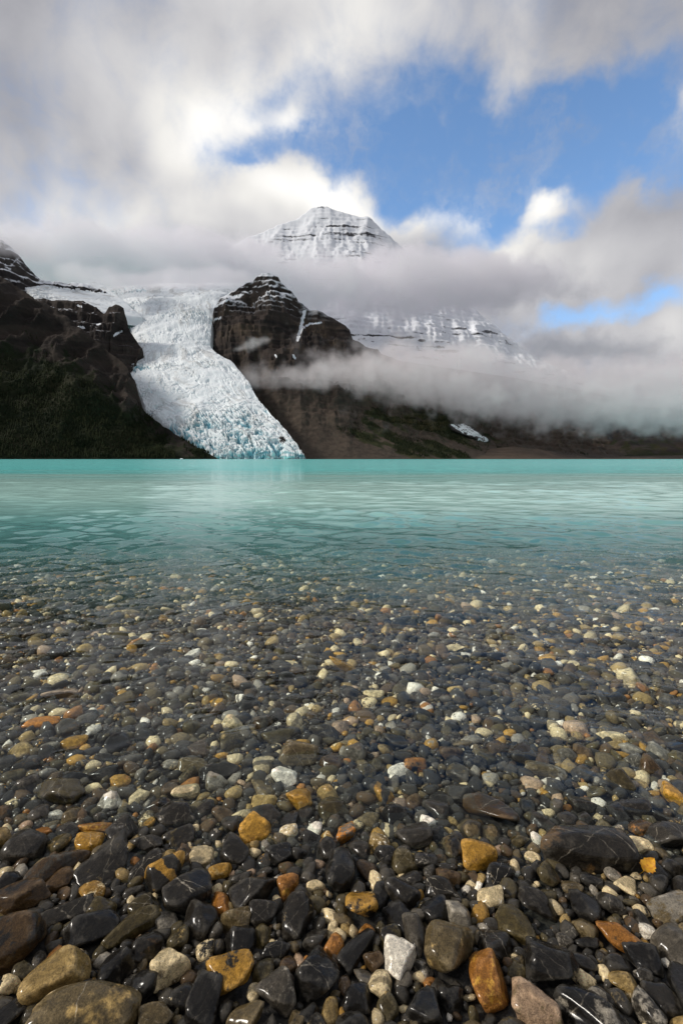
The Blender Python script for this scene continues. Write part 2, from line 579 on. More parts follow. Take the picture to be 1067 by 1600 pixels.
def veg_peak(P, U, V):
    px, py = pix_of(P)
    hi = np.interp(px, [430, 520, 600, 700, 800, 950], [690, 650, 630, 640, 660, 680])
    lo = np.interp(px, [430, 520, 560, 640, 760, 950], [700, 680, 690, 718, 725, 725])
    g = smooth(py, hi - 12, hi + 12) * (1 - smooth(py, lo - 8, lo + 8))
    st = fbm(np.stack([(py - 0.45 * px) / 16.0, (px + 0.45 * py) / 130.0, 0 * px], -1), 4, 0.55)
    return np.clip(g * (0.62 + 0.55 * st) * smooth(px, 500, 570) * (1 - 0.6 * smooth(px, 730, 800)), 0, 1)

crestP = [(285, 590, 2330), (316, 556, 2330), (327, 535, 2330), (330, 508, 2340), (334, 482, 2350), (345, 464, 2370), (362, 454, 2380), (378, 447, 2390), (395, 440, 2395), (406, 432, 2400),
          (413, 429, 2400), (424, 428.5, 2400), (434, 433, 2400), (440, 443, 2400), (455, 457, 2400), (466, 471, 2400), (484, 485, 2400), (496, 487, 2400), (512, 496, 2400), (535, 507, 2400), (546, 513, 2400),
          (551, 532, 2400), (600, 556, 2450), (680, 588, 2600), (760, 615, 2750), (860, 650, 2900), (960, 690, 2950), (1010, 712, 2950)]
baseP = [(285, 660, 2080), (330, 690, 1960), (400, 712, 1800), (470, 719, 1655), (560, 719, 1690), (660, 719, 1780), (780, 719, 1950), (880, 719, 2150), (960, 718.6, 2400), (1010, 718.4, 2700)]
mtP, PP = loft('mountain_peak', crestP, baseP, 600, 230, ROCK_P, prof=1.25, amp=40, freq=0.0055, gully=24, gfreq=0.009, terr=0.8, terr_h=27, crest_jag=2.0, calm=0.88,
              attrs={'snow': snow_peak, 'veg': veg_peak}, seed=1.9, back=0.8)
tag(mtP, 'layered brown rock peak with snow dusted ledges rising beside the glacier', 'mountain', kind='structure')

# far slope on the right of the lake
crestR = [(640, 600, 3300), (760, 612, 3300), (900, 625, 3300), (1067, 640, 3300), (1300, 640, 3300), (1700, 640, 3200)]
baseR = [(640, 718.2, 2700), (800, 718.1, 2700), (940, 718, 2650), (1067, 717.6, 2500), (1300, 717.6, 2400), (1700, 717.6, 2200)]
mtR, _ = loft('mountain_right', crestR, baseR, 320, 130, ROCK_F, prof=1.1, amp=40, freq=0.004, gully=40, gfreq=0.008, crest_jag=8, calm=0.6, seed=12.2,
              attrs={'veg': lambda P, U, V: np.clip(0.62 - V * 0.6, 0, 1)})
tag(mtR, 'dark far slope under low cloud beyond the lake', 'mountain', kind='structure')

# moraine spits on the far shore
MOR = mat_rock('moraine_gravel', (0.05, 0.038, 0.03), (0.10, 0.075, 0.055), (0.14, 0.10, 0.075), 2.0, 3.0, 9000, 9999, 0.05)
mor1, _ = loft('moraine', [(640, 716, 2050), (720, 706, 2080), (800, 698, 2100), (840, 702, 2120), (880, 709, 2140), (930, 716.5, 2150)],
               [(640, 719, 1900), (780, 719, 1900), (930, 718.7, 1980)], 160, 40, MOR, amp=5, freq=0.02, gully=4, gfreq=0.03, crest_jag=2, seed=2.2)
tag(mor1, 'low brown gravel moraine at the foot of the slope', 'moraine', kind='structure')
mor2, _ = loft('gravel_spit', [(850, 717.2, 2200), (930, 714, 2200), (1000, 712.5, 2200), (1067, 711.5, 2200), (1250, 711, 2200)],
               [(850, 718.6, 2080), (1250, 718.4, 1980)], 120, 24, MOR, amp=2, freq=0.02, gully=1.5, gfreq=0.03, crest_jag=1, seed=7.2)
tag(mor2, 'thin reddish gravel spit along the far shore', 'gravel spit', kind='structure')

# main summit and the banded snow wall below it
crestM = [(250, 455, 4500), (330, 405, 4550), (385, 372, 4600), (430, 355, 4650), (462, 342, 4680), (486, 326, 4700), (497, 323, 4700), (510, 324, 4700), (524, 329, 4700), (548, 336, 4700),
          (566, 339, 4690), (573, 338, 4690), (582, 345, 4690), (596, 358, 4680), (610, 371, 4680), (640, 398, 4680), (690, 440, 4650), (740, 482, 4600), (800, 532, 4550), (850, 565, 4520), (960, 610, 4500)]
baseM = [(250, 560, 3500), (400, 560, 3500), (600, 560, 3600), (800, 590, 3700), (960, 620, 3800)]
mtM, _ = loft('summit', crestM, baseM, 380, 200, SNOW_M, prof=1.35, amp=40, freq=0.003, gully=10, gfreq=0.014, terr=0.8, terr_h=42, crest_jag=5, seed=21.0, tilt=-0.03)
tag(mtM, 'snow covered summit with dark rock bands rising above the clouds', 'mountain', kind='structure')


# ------------------------------------------------------------------ glacier
def glacier(name, left, right, nu, nv, bulge, amp, label, cat, cfreq=0.02, seed=0.0, debris=None, crev_amt=1.0, thick=30.0):
    A, _ = resample(left, nv)
    B, _ = resample(right, nv)
    u = np.linspace(0, 1, nu)
    P = A[:, None] + (B - A)[:, None] * u[None, :, None]
    edge = 1 - (2 * u - 1) ** 2
    P[..., 2] += bulge * (edge ** 0.5)[None]
    # steep margins
    ed = np.minimum(u, 1 - u)
    P[..., 2] -= thick * (1 - smooth(ed, 0, 0.03))[None]
    flow = np.gradient(P, axis=0)
    q = P.copy()
    t = fbm(P * 0.004 + seed, 3)
    # crevasses: long cracks bowed across the flow, cut again along it into blocks
    wid = np.linalg.norm(B - A, axis=1)[:, None]
    mid_ = (A + B) / 2
    sl = np.concatenate([[0], np.cumsum(np.linalg.norm(np.diff(mid_, axis=0), axis=1))])[:, None]
    cu = u[None] * wid + 25 * t
    sv = sl + 0 * cu + 75 * fbm(P * 0.008 + 4 + seed, 4, 0.6) - 90 * (2 * u[None] - 1) ** 2
    z0 = np.zeros_like(cu) + seed
    s1 = np.abs(fbm(np.stack([cu / 80, sv / 34, z0], -1), 5, 0.62))
    s2 = np.abs(fbm(np.stack([cu / 17, sv / 55, z0 + 3], -1), 4, 0.6))
    s3 = fbm(np.stack([cu / 8, sv / 9, z0 + 7], -1), 2)
    v = np.linspace(0, 1, nv)[:, None]
    blocky = smooth(fbm(P * 0.004 + 2 + seed, 3) + 1.1 * smooth(v, 0.45, 0.95) - 0.35, -0.25, 0.45)
    crack = 1 - np.clip(s1 * 3.2, 0, 1)
    s4 = np.abs(fbm(np.stack([cu / 210, sv / 85, z0 + 11], -1), 3, 0.45))
    gash = (1 - np.clip(s4 * 9.0, 0, 1)) * (0.3 + 0.7 * blocky)
    fl = fbm(np.stack([u[None] * 19 + 2.2 * t, v * 6 + 0 * t, 0 * t], -1), 4, 0.6) * smooth(fbm(P * 0.005 + 9, 3), -0.45, 0.35)
    crack2 = (1 - np.clip(s2 * 3.0, 0, 1)) * (0.15 + 0.85 * blocky)
    h = (0.4 - 0.9 * crack * (0.35 + 0.65 * blocky) - 0.9 * crack2) * (0.35 + 0.75 * blocky) + 0.10 * s3 * blocky + 0.5 * fbm(P * 0.012 + seed, 3) - 1.3 * gash + 0.20 * fl
    patch = np.ones_like(h)
    wv = np.minimum(1, smooth(ed, 0.0, 0.02)[None] + 0.35)
    P[..., 2] += amp * h * patch * wv
    P[..., 1] -= amp * 0.6 * h * patch * wv
    crev = np.clip(0.12 + 0.75 * (0.7 * crack + 0.8 * crack2 + 0.9 * gash) * (0.25 + 0.75 * blocky), 0, 1) * crev_amt
    at_ = {'flow': fl.ravel(), 'crevasse': crev.ravel(), 'debris': (debris(P, u, v) if debris else np.zeros(P.shape[:2])).ravel()}
    # front face down below the water
    NF = 8
    rows = []
    for k in range(1, NF + 1):
        f = P[-1:].copy()
        e = k / NF
        f[..., 2] = f[..., 2] * (1 - e) - 6 * e
        jag = fbm(np.stack([f[..., 0] * 0.05, f[..., 2] * 0.05 + k * 0.7, f[..., 1] * 0.02 + seed], -1), 4, 0.6)
        f[..., 1] -= 3 * e + 9 * jag * math.sin(math.pi * e * 0.8)
        f[..., 0] += 4 * jag
        rows.append(f)
    P = np.concatenate([P] + rows, 0)
    for k in at_:
        a = at_[k].reshape(nv, nu)
        a = np.concatenate([a] + [a[-1:]] * NF, 0)
        if k == 'crevasse':
            a[nv:] = np.clip(0.45 + 0.35 * fbm(P[nv:] * 0.03, 3), 0, 1)
        at_[k] = a.ravel()
    ob = mesh_np(name, P, grid_faces(nv + NF, nu)[:, ::-1], ICE, at_)
    tag(ob, label, cat, kind='structure')
    return ob, P


def deb_main(P, u, v):
    px, py = pix_of(P)
    spot = np.exp(-(((px - 441) / 13) ** 2 + ((py - 690) / 12) ** 2))
    return 0.62 * spot + 0.25 * smooth(np.abs(u[None] - 0.5), 0.465, 0.5) * np.ones_like(px)

leftG = [(150, 452, 3000), (168, 460, 2800), (186, 480, 2500), (196, 505, 2330), (212, 540, 2150), (214, 556, 2060), (196, 574, 1990), (190, 584, 1950), (206, 600, 1880), (216, 622, 1810),
         (224, 645, 1740), (262, 668, 1660), (300, 692, 1600), (338, 717, 1545)]
rightG = [(395, 446, 3000), (374, 455, 2800), (350, 464, 2540), (338, 486, 2420), (334, 510, 2330), (332, 542, 2220), (345, 556, 2140), (366, 566, 2070), (392, 596, 1940), (405, 622, 1850), (428, 650, 1740),
          (452, 676, 1660), (466, 695, 1610), (480, 716, 1560)]
gl, PG = glacier('glacier', leftG, rightG, 320, 470, 22, 11.0, 'white and pale blue crevassed glacier flowing down to the lake', 'glacier', 0.027, 0.7, deb_main)

leftG2 = [(150, 440, 2750), (100, 446, 2650), (62, 448, 2500), (40, 452, 2420)]
rightG2 = [(225, 500, 2300), (165, 492, 2230), (110, 478, 2200), (55, 470, 2180)]
gl2, _ = glacier('snow_field', leftG2, rightG2, 120, 140, 14, 7, 'pale snow field between the rock shelf and the ridge behind', 'snow field', 0.02, 4.4, crev_amt=0.5)
def on_face(P, px, py, lift):
    """Point on a mountain face seen at a pixel, lifted a little towards the viewer."""
    X, Y = pix_of(P)
    d = np.hypot(X - px, Y - py)
    near = d < 3.5
    return (px, py, float(P[..., 1][near].min()) - lift if near.any() else float(P[..., 1].ravel()[d.argmin()]) - lift)

leftG3 = [on_face(PP, *q, 6) for q in ((700, 664), (706, 671), (722, 678), (744, 685))]
rightG3 = [on_face(PP, *q, 6) for q in ((728, 662), (741, 669), (752, 678), (766, 687))]
gl3, _ = glacier('small_glacier', leftG3, rightG3, 80, 110, 2, 4, 'small grey white ice tongue below the low cloud', 'glacier', 0.03, 6.1, crev_amt=0.6, thick=2.0, debris=lambda P, u, v: np.full(P.shape[:2], 0.47) + 0.4 * smooth(np.abs(u[None] - 0.5), 0.3, 0.5))



# ------------------------------------------------------------------ far woods on the slopes: one mass of small conifers
def mat_wood():
    m, n, out = new_mat('conifer_needles')
    b = n.node('ShaderNodeBsdfPrincipled')
    pos = n.node('ShaderNodeNewGeometry').outputs['Position']
    c = n.mix(n.sstep(n.noise(pos, 0.03, 5, 0.6), 0.38, 0.62), (0.008, 0.013, 0.005), (0.020, 0.025, 0.010))
    n.put(b.inputs['Base Color'], c)
    n.put(b.inputs['Roughness'], 0.9)
    n.put(b.inputs['Specular IOR Level'], 0.1)
    n.t.links.new(b.outputs[0], out.inputs[0])
    return m


def wood(name, P, want, count, hmin, hmax, label, seed):
    r = np.random.default_rng(seed)
    pts = P[:-40].reshape(-1, 3)
    wgt = want(P[:-40]).ravel()
    keep = np.flatnonzero((r.random(len(pts)) < wgt) & (pts[:, 2] > 3))
    idx = r.choice(keep, min(count, len(keep)), replace=False)
    base = pts[idx] + r.normal(0, 2.0, (len(idx), 3)) * (1, 1, 0)
    h = r.uniform(hmin, hmax, len(idx))
    ang = np.linspace(0, 2 * math.pi, 6)[:-1]
    V, F = [], []
    # two stacked skirts per tree
    for lo, hi, rad in ((0.05, 0.72, 0.20), (0.42, 1.0, 0.13)):
        ring = np.stack([np.cos(ang), np.sin(ang), ang * 0], -1)
        rr = ring[None] * (h * rad)[:, None, None] * r.uniform(0.75, 1.25, (len(h), 5, 1))
        ringp = base[:, None] + rr
        ringp[..., 2] += (h * lo)[:, None] + r.normal(0, 0.04, (len(h), 5)) * h[:, None]
        tip = base + np.stack([h * 0, h * 0, h * hi], -1)
        V.append(np.concatenate([ringp, tip[:, None]], 1))
    V = np.stack(V, 1).reshape(-1, 3)
    f0 = np.array([(i, (i + 1) % 5, 5) for i in range(5)])
    F = (np.arange(len(h) * 2)[:, None, None] * 6 + f0[None]).reshape(-1, 3)
    ob = mesh_np(name, V, F, MAT_WOOD, None, smooth_shade=False)
    tag(ob, label, 'forest', kind='stuff')


MAT_WOOD = mat_wood()
wood('conifer_forest', PL, lambda P: smooth(veg_left(P, None, None) + 0.55 * fbm(P * 0.012, 4), 0.45, 0.95), 11000, 6, 13, 'dark green conifer forest on the lower slope of the dark spur', 5)
wood('conifer_wood', PP, lambda P: smooth(veg_peak(P, None, None) + 0.4 * fbm(P * 0.012, 4), 0.45, 0.8) * 0.9, 4500, 5, 10, 'strip of dark conifers on the brown slope under the low cloud', 6)

# small pieces of ice floating off the glacier
def ice_floe(px, D, w, h, label, seed):
    r = np.random.default_rng(seed)
    p0 = at(px, 717, D)
    n_ = 14
    ang = np.linspace(0, 2 * math.pi, n_ + 1)[:-1]
    rad = r.uniform(0.7, 1.15, n_)
    rings = []
    for k, (zz, sc) in enumerate(((-1.2, 1.0), (0.35, 0.95), (0.75, 0.6), (1.0, 0.18))):
        rr = rad * sc * (1 + 0.12 * r.normal(size=n_))
        rings.append(np.stack([np.cos(ang) * rr * w, np.sin(ang) * rr * w * 0.6, np.full(n_, zz * h) + r.normal(0, 0.1, n_) * h], -1))
    V = np.concatenate(rings)
    F = np.array([(k * n_ + i, k * n_ + (i + 1) % n_, (k + 1) * n_ + (i + 1) % n_, (k + 1) * n_ + i) for k in range(3) for i in range(n_)])
    ob = mesh_np('ice_floe', V, F, ICE, {'crevasse': np.full(len(V), 0.2), 'debris': np.zeros(len(V)), 'flow': np.zeros(len(V))}, smooth_shade=False)
    ob.location = (p0[0], D, 0)
    tag(ob, label, 'ice floe', 'ice floating on the lake')

ice_floe(284, 1250, 4.5, 2.2, 'small white ice floe floating off the foot of the dark spur', 1)
ice_floe(398, 1480, 4.0, 1.6, 'tiny pale ice floe drifting in front of the glacier front', 2)


# ------------------------------------------------------------------ clouds lying on the mountains (real volumes)
def mat_cloud(name, dens, aniso=0.2, col=(0.99, 0.985, 0.99, 1)):
    m, n, out = new_mat(name)
    v = n.node('ShaderNodeVolumePrincipled')
    v.inputs['Color'].default_value = col
    v.inputs['Density'].default_value = dens
    v.inputs['Anisotropy'].default_value = aniso
    n.t.links.new(v.outputs[0], out.inputs['Volume'])
    return m


def cloud(name, lo, hi, voxel, blobs, mat, label, nscale=0.004, namp=1.5, thr=0.35, soft=0.5, seed=0.0, squash=1.5, fine=0.5):
    ng = bpy.data.node_groups.new(name + '_nodes', 'GeometryNodeTree')
    ng.interface.new_socket('Geometry', in_out='OUTPUT', socket_type='NodeSocketGeometry')
    n = NT(ng)
    go = n.node('NodeGroupOutput')
    vc = n.node('GeometryNodeVolumeCube')
    pos = n.node('GeometryNodeInputPosition').outputs[0]
    qn = n.vm('ADD', n.vm('MULTIPLY', pos, (1, 1, squash)), (seed * 137.0, seed * 59.0, seed * 31.0))
    wv = n.vm('SUBTRACT', n.noise(qn, nscale * 0.8, 2.0, 0.5, color=True), (0.5, 0.5, 0.5))
    pw = n.vm('ADD', pos, n.vm('SCALE', wv, scale=0.45 / nscale))
    acc = 0.0
    for (c, r, w) in blobs:
        q = n.vm('DIVIDE', n.vm('SUBTRACT', pw, tuple(float(t) for t in c)), tuple(float(t) for t in r))
        g = n.m('EXPONENT', n.m('MULTIPLY', n.vm('DOT_PRODUCT', q, q), -1.0))
        acc = n.m('MULTIPLY_ADD', g, float(w), acc)
    f = n.noise(qn, nscale, 5.0, fine)
    val = n.m('MULTIPLY_ADD', n.m('SUBTRACT', f, 0.5), namp, n.m('MINIMUM', acc, 1.25))
    den = n.sstep(val, thr, thr + soft)
    lump = n.noise(n.vm('ADD', qn, n.vm('SCALE', wv, scale=0.5 / nscale)), nscale * 3.0, 4.0, 0.6)
    den = n.m('MULTIPLY', den, n.mr(lump, 0.36, 0.62, 0.30, 1.15))
    # nothing may be cut by the box that holds the cloud
    x, y, z = n.sep(pos)
    for s_, a, b in ((x, lo[0], hi[0]), (y, lo[1], hi[1]), (z, lo[2], hi[2])):
        k = (b - a) * 0.08
        den = n.m('MULTIPLY', den, n.m('MULTIPLY', n.sstep(s_, a, a + k), n.sstep(s_, b, b - k)))
    n.put(vc.inputs['Density'], den)
    n.put(vc.inputs['Background'], 0.0)
    n.put(vc.inputs['Min'], tuple(lo))
    n.put(vc.inputs['Max'], tuple(hi))
    for i, ax in enumerate('XYZ'):
        n.put(vc.inputs['Resolution ' + ax], int(max(8, (hi[i] - lo[i]) / voxel)))
    sm = n.node('GeometryNodeSetMaterial')
    sm.inputs['Material'].default_value = mat
    ng.links.new(vc.outputs[0], sm.inputs[0])
    ng.links.new(sm.outputs[0], go.inputs[0])
    vd = bpy.data.volumes.new(name)
    vd.materials.append(mat)
    ob = bpy.data.objects.new(name, vd)
    COL.objects.link(ob)
    md = ob.modifiers.new('cloud', 'NODES')
    md.node_group = ng
    tag(ob, label, 'cloud', kind='stuff')
    return ob


def B(px, py, D, rx, ry, rd, w):
    """A swelling of cloud centred where a pixel looks at distance D; radii in photograph pixels at that distance, depth in metres."""
    k = D / FOC
    return (at(px, py, D), (rx * k, rd, ry * k), w)


CLOUD_A = mat_cloud('cloud_bank_vapour', 0.0090, col=(0.985, 0.972, 0.995, 1))
CLOUD_B = mat_cloud('cloud_band_vapour', 0.0090, col=(1.0, 0.957, 0.966, 1))
CLOUD_C = mat_cloud('wisp_vapour', 0.016)
bank = cloud('cloud_bank', (-3100, 2120, 700), (3100, 4100, 2000), 14.0, [
    B(265, 444, 2800, 130, 17, 150, 1.05), B(150, 432, 2700, 90, 15, 120, 0.8), B(10, 384, 2400, 75, 20, 110, 1.0), B(350, 438, 2850, 70, 17, 150, 1.0),
    B(-60, 405, 3350, 200, 44, 300, 1.1), B(130, 412, 3350, 140, 40, 300, 1.2), B(250, 420, 3400, 110, 40, 300, 1.2),
    B(350, 425, 3500, 70, 34, 300, 1.1), B(320, 392, 3550, 50, 22, 260, 0.6), B(470, 456, 3600, 90, 28, 300, 1.2),
    B(590, 452, 3600, 110, 32, 300, 1.25), B(700, 446, 3600, 110, 36, 300, 1.2), B(780, 445, 3600, 80, 34, 300, 0.9),
    B(655, 405, 3650, 60, 16, 260, 0.6), B(400, 390, 3850, 60, 20, 150, 1.0), B(500, 422, 3750, 110, 18, 220, 0.9), B(620, 392, 3800, 40, 14, 150, 0.6), B(880, 440, 3600, 70, 26, 250, 0.35),
    B(850, 540, 3600, 60, 22, 260, 0.8), B(960, 560, 3600, 120, 28, 260, 0.9)],
    CLOUD_A, 'blue grey cloud bank hiding the middle of the summit', 0.0042, 2.6, 0.40, 0.55, 1.0, squash=1.1, fine=0.62)
band = cloud('cloud_band', (-520, 1830, 60), (3300, 2560, 640), 8.0, [
    B(395, 598, 1960, 45, 14, 110, 0.6), B(470, 592, 2000, 60, 20, 130, 1.0), B(560, 590, 2080, 80, 30, 150, 1.15), B(650, 592, 2150, 90, 42, 160, 1.2),
    B(740, 600, 2200, 90, 45, 170, 1.2), B(840, 612, 2250, 100, 43, 170, 1.2), B(940, 622, 2250, 100, 41, 170, 1.2),
    B(1050, 625, 2250, 120, 45, 170, 1.2), B(1200, 625, 2200, 130, 48, 170, 1.2), B(560, 552, 2150, 60, 14, 110, 0.5), B(690, 555, 2200, 80, 18, 130, 0.6),
    B(1040, 585, 2300, 90, 36, 160, 0.9)],
    CLOUD_B, 'low grey cloud band lying across the mountain slope above the lake', 0.0088, 3.2, 0.42, 0.50, 2.0, squash=1.0, fine=0.64)
wisp = cloud('cloud_wisp', (-560, 1830, 380), (-130, 2130, 620), 5.0, [
    B(400, 535, 1980, 22, 9, 50, 0.9), B(385, 545, 1980, 22, 7, 50, 0.7), B(420, 531, 1980, 16, 6, 40, 0.5)],
    CLOUD_C, 'thin white wisp of cloud in front of the dark rock peak', 0.016, 1.5, 0.42, 0.6, 3.0)


# ------------------------------------------------------------------ lake bed and water
def bed_z(x, y):
    y = np.asarray(y, float)
    z = np.interp(y, [-6, -2, 0.0, 0.6, 1.0, 1.5, 2.0, 3.0, 4.0, 6.0, 8.0, 10.0, 30.0, 200.0, 8000.0],
                  [0.55, 0.22, 0.034, 0.012, -0.018, -0.048, -0.074, -0.130, -0.21, -0.42, -0.72, -1.2, -7.0, -25.0, -25.0])
    return z


def mat_bed():
    m, n, out = new_mat('bed_silt')
    b = n.node('ShaderNodeBsdfPrincipled')
    pos = n.node('ShaderNodeNewGeometry').outputs['Position']
    f = n.noise(pos, 90.0, 4, 0.6)
    c = n.mix(n.sstep(f, 0.4, 0.65), (0.014, 0.013, 0.012), (0.05, 0.045, 0.036))
    n.put(b.inputs['Base Color'], c)
    n.put(b.inputs['Roughness'], 0.6)
    bump = n.node('ShaderNodeBump')
    bump.inputs['Distance'].default_value = 0.004
    n.put(bump.inputs['Height'], f)
    n.t.links.new(bump.outputs[0], b.inputs['Normal'])
    n.t.links.new(b.outputs[0], out.inputs[0])
    return m


ys = np.concatenate([np.linspace(-6, 8, 90), np.geomspace(8.4, 8000, 40)])
us = np.linspace(-1, 1, 61)
XX = us[None] * (np.maximum(ys, 0)[:, None] * 1.6 + 9)
YY = np.repeat(ys[:, None], 61, 1)
bedP = np.stack([XX, YY, bed_z(XX, YY) - 0.004], -1)
bed = mesh_np('lake_bed', bedP, grid_faces(len(ys), 61), mat_bed())
tag(bed, 'dark silty shore and lake bed under the pebbles', 'lake bed', kind='structure')


def mat_land():
    m, n, out = new_mat('valley_land')
    b = n.node('ShaderNodeBsdfPrincipled')
    pos = n.node('ShaderNodeNewGeometry').outputs['Position']
    f = n.noise(pos, 0.004, 6, 0.6)
    n.put(b.inputs['Base Color'], n.mix(n.sstep(f, 0.4, 0.6), (0.05, 0.055, 0.025), (0.10, 0.08, 0.06)))
    n.put(b.inputs['Roughness'], 0.9)
    n.t.links.new(b.outputs[0], out.inputs[0])
    return m


gx = np.linspace(-20000, 20000, 41)
GX, GY = np.meshgrid(gx, gx)
GZ = -40 + 70 * smooth(np.maximum(np.abs(GX) - 3000, np.maximum(GY - 4300, -GY - 60)), 0, 400) * (0.5 + 0.5 * np.abs(fbm(np.stack([GX, GY, 0 * GX], -1) * 0.0004, 3)))
land = mesh_np('ground', np.stack([GX, GY, GZ], -1), grid_faces(41, 41), mat_land())
tag(land, 'valley floor around the lake', 'ground', kind='structure')


def mat_water():
    m, n, out = new_mat('glacial_lake_water')
    geo = n.node('ShaderNodeNewGeometry')
    pos = geo.outputs['Position']
    x, y, z = n.sep(pos)
    # rock flour: the water turns from clear to milky turquoise as the bed drops away
    yv = n.m('ADD', y, n.m('MULTIPLY', n.m('SUBTRACT', n.noise(pos, 0.5, 3, 0.5), 0.5), 1.2))
    d = n.m('MAXIMUM', n.m('SUBTRACT', yv, 2.0), 0.0)
    tq = n.m('SUBTRACT', 1.0, n.m('EXPONENT', n.m('MULTIPLY', n.m('POWER', d, 1.6), -0.20)))
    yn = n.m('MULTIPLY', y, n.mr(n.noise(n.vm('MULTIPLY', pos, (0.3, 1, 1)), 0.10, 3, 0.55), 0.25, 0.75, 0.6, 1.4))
    milky = n.mix(n.sstep(yn, 3.5, 10.0), (0.14, 0.38, 0.36, 1), (0.50, 0.80, 0.72, 1))  # pale middle band: reflection of bright cloud painted into the body colour
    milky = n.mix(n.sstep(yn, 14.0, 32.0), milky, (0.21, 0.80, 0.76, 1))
    milky = n.mix(n.m('MULTIPLY', n.sstep(n.noise(n.vm('MULTIPLY', pos, (0.4, 1, 1)), 0.02, 4, 0.6), 0.4, 0.65), 0.3), milky, (0.30, 0.78, 0.73, 1))
    rough = n.fmix(n.sstep(y, 3.0, 60.0), 0.012, 0.12)
    refr = n.node('ShaderNodeBsdfTransparent')
    n.put(refr.inputs['Color'], (0.93, 0.98, 0.97, 1))
    body = n.node('ShaderNodeBsdfDiffuse')
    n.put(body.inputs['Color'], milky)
    gls = n.node('ShaderNodeBsdfGlossy')
    n.put(gls.inputs['Roughness'], rough)
    mix1 = n.node('ShaderNodeMixShader')
    n.put(mix1.inputs[0], tq)
    n.t.links.new(refr.outputs[0], mix1.inputs[1])
    n.t.links.new(body.outputs[0], mix1.inputs[2])
    mix2 = n.node('ShaderNodeMixShader')
    n.t.links.new(mix1.outputs[0], mix2.inputs[1])
    n.t.links.new(gls.outputs[0], mix2.inputs[2])
    # ripples too small for the mesh
    st = n.vm('MULTIPLY', pos, (0.55, 1.0, 1.0))
    h1 = n.m('MULTIPLY', n.noise(st, 16.0, 2, 0.5), 0.0016)
    h2 = n.m('MULTIPLY', n.noise(st, 3.0, 3, 0.5), n.m('MULTIPLY', n.sstep(y, 3.0, 12.0), 0.03))
    h3 = n.m('MULTIPLY', n.noise(st, 0.6, 4, 0.55), n.m('MULTIPLY', n.sstep(y, 10.0, 40.0), 0.28))
    calm = n.mr(y, 0.9, 2.8, 0.05, 1.0)
    h = n.m('ADD', n.m('MULTIPLY', h1, calm), n.m('ADD', h2, h3))
    bump = n.node('ShaderNodeBump')
    bump.inputs['Strength'].default_value = 1.0
    bump.inputs['Distance'].default_value = 1.0
    n.put(bump.inputs['Height'], h)
    for nd in (gls, body):
        n.t.links.new(bump.outputs[0], nd.inputs['Normal'])
    # reflectance rises towards grazing view, the same from above and below
    cosv = n.m('ABSOLUTE', n.vm('DOT_PRODUCT', bump.outputs[0], geo.outputs['Incoming']))
    n.put(mix2.inputs[0], n.m('MULTIPLY_ADD', n.m('POWER', n.m('SUBTRACT', 1.0, cosv, clamp=True), 4.6), 0.74, 0.015))
    n.t.links.new(mix2.outputs[0], out.inputs[0])
    return m


def build_water():
    nu = 340
    ys = np.concatenate([np.linspace(-0.6, 0.30, 40)[:-1], np.geomspace(0.30, 16, 500)[:-1], np.geomspace(16, 4200, 110)])
    u = np.linspace(-1, 1, nu)
    half = np.interp(ys, [-0.6, 0.3, 1.0, 4, 16, 9000], [1.3, 1.3, 2.0, 5.5, 19, 11000])
    half = np.minimum(half, 3200)
    X = u[None] * half[:, None]
    Y = np.repeat(ys[:, None], nu, 1)
    sx = np.gradient(X, axis=1)
    sy = np.gradient(ys)[:, None]
    Z = np.zeros_like(X)
    r = np.random.default_rng(5)
    lam = np.concatenate([np.geomspace(0.055, 0.30, 60), np.geomspace(0.3, 6.0, 46)])
    for L in lam:
        # two families: wind ripples coming ashore and a cross set from the left
        th = r.normal(R(90), R(24)) if r.random() < 0.68 else r.normal(R(62), R(14))
        k = 2 * math.pi / L
        kx, ky = k * math.cos(th), k * math.sin(th)
        amp = 0.0100 * L ** 0.9 * math.exp(-L / 0.9) * (0.6 + 0.8 * r.random())
        fade = np.clip(1.5 - 5.0 * np.maximum(np.abs(sx * math.cos(th)), np.abs(sy * math.sin(th))) / L, 0, 1)
        Z += amp * fade * np.sin(kx * X + ky * Y + r.random() * 6.28)
    grp = 0.30 + 0.62 * np.clip(0.5 + 1.2 * fbm(np.stack([X * 0.30 + Y * 0.2, Y * 0.42, X * 0], -1), 3), 0, 1.6)
    calm = np.interp(Y, [0.5, 1.2, 2.0, 3.0, 4.5], [0.04, 0.35, 0.8, 1.0, 1.0])
    Z *= grp * calm
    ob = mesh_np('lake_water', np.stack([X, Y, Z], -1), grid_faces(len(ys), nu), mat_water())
    tag(ob, 'clear shallow lake water turning milky turquoise further out', 'lake', kind='structure')


build_water()


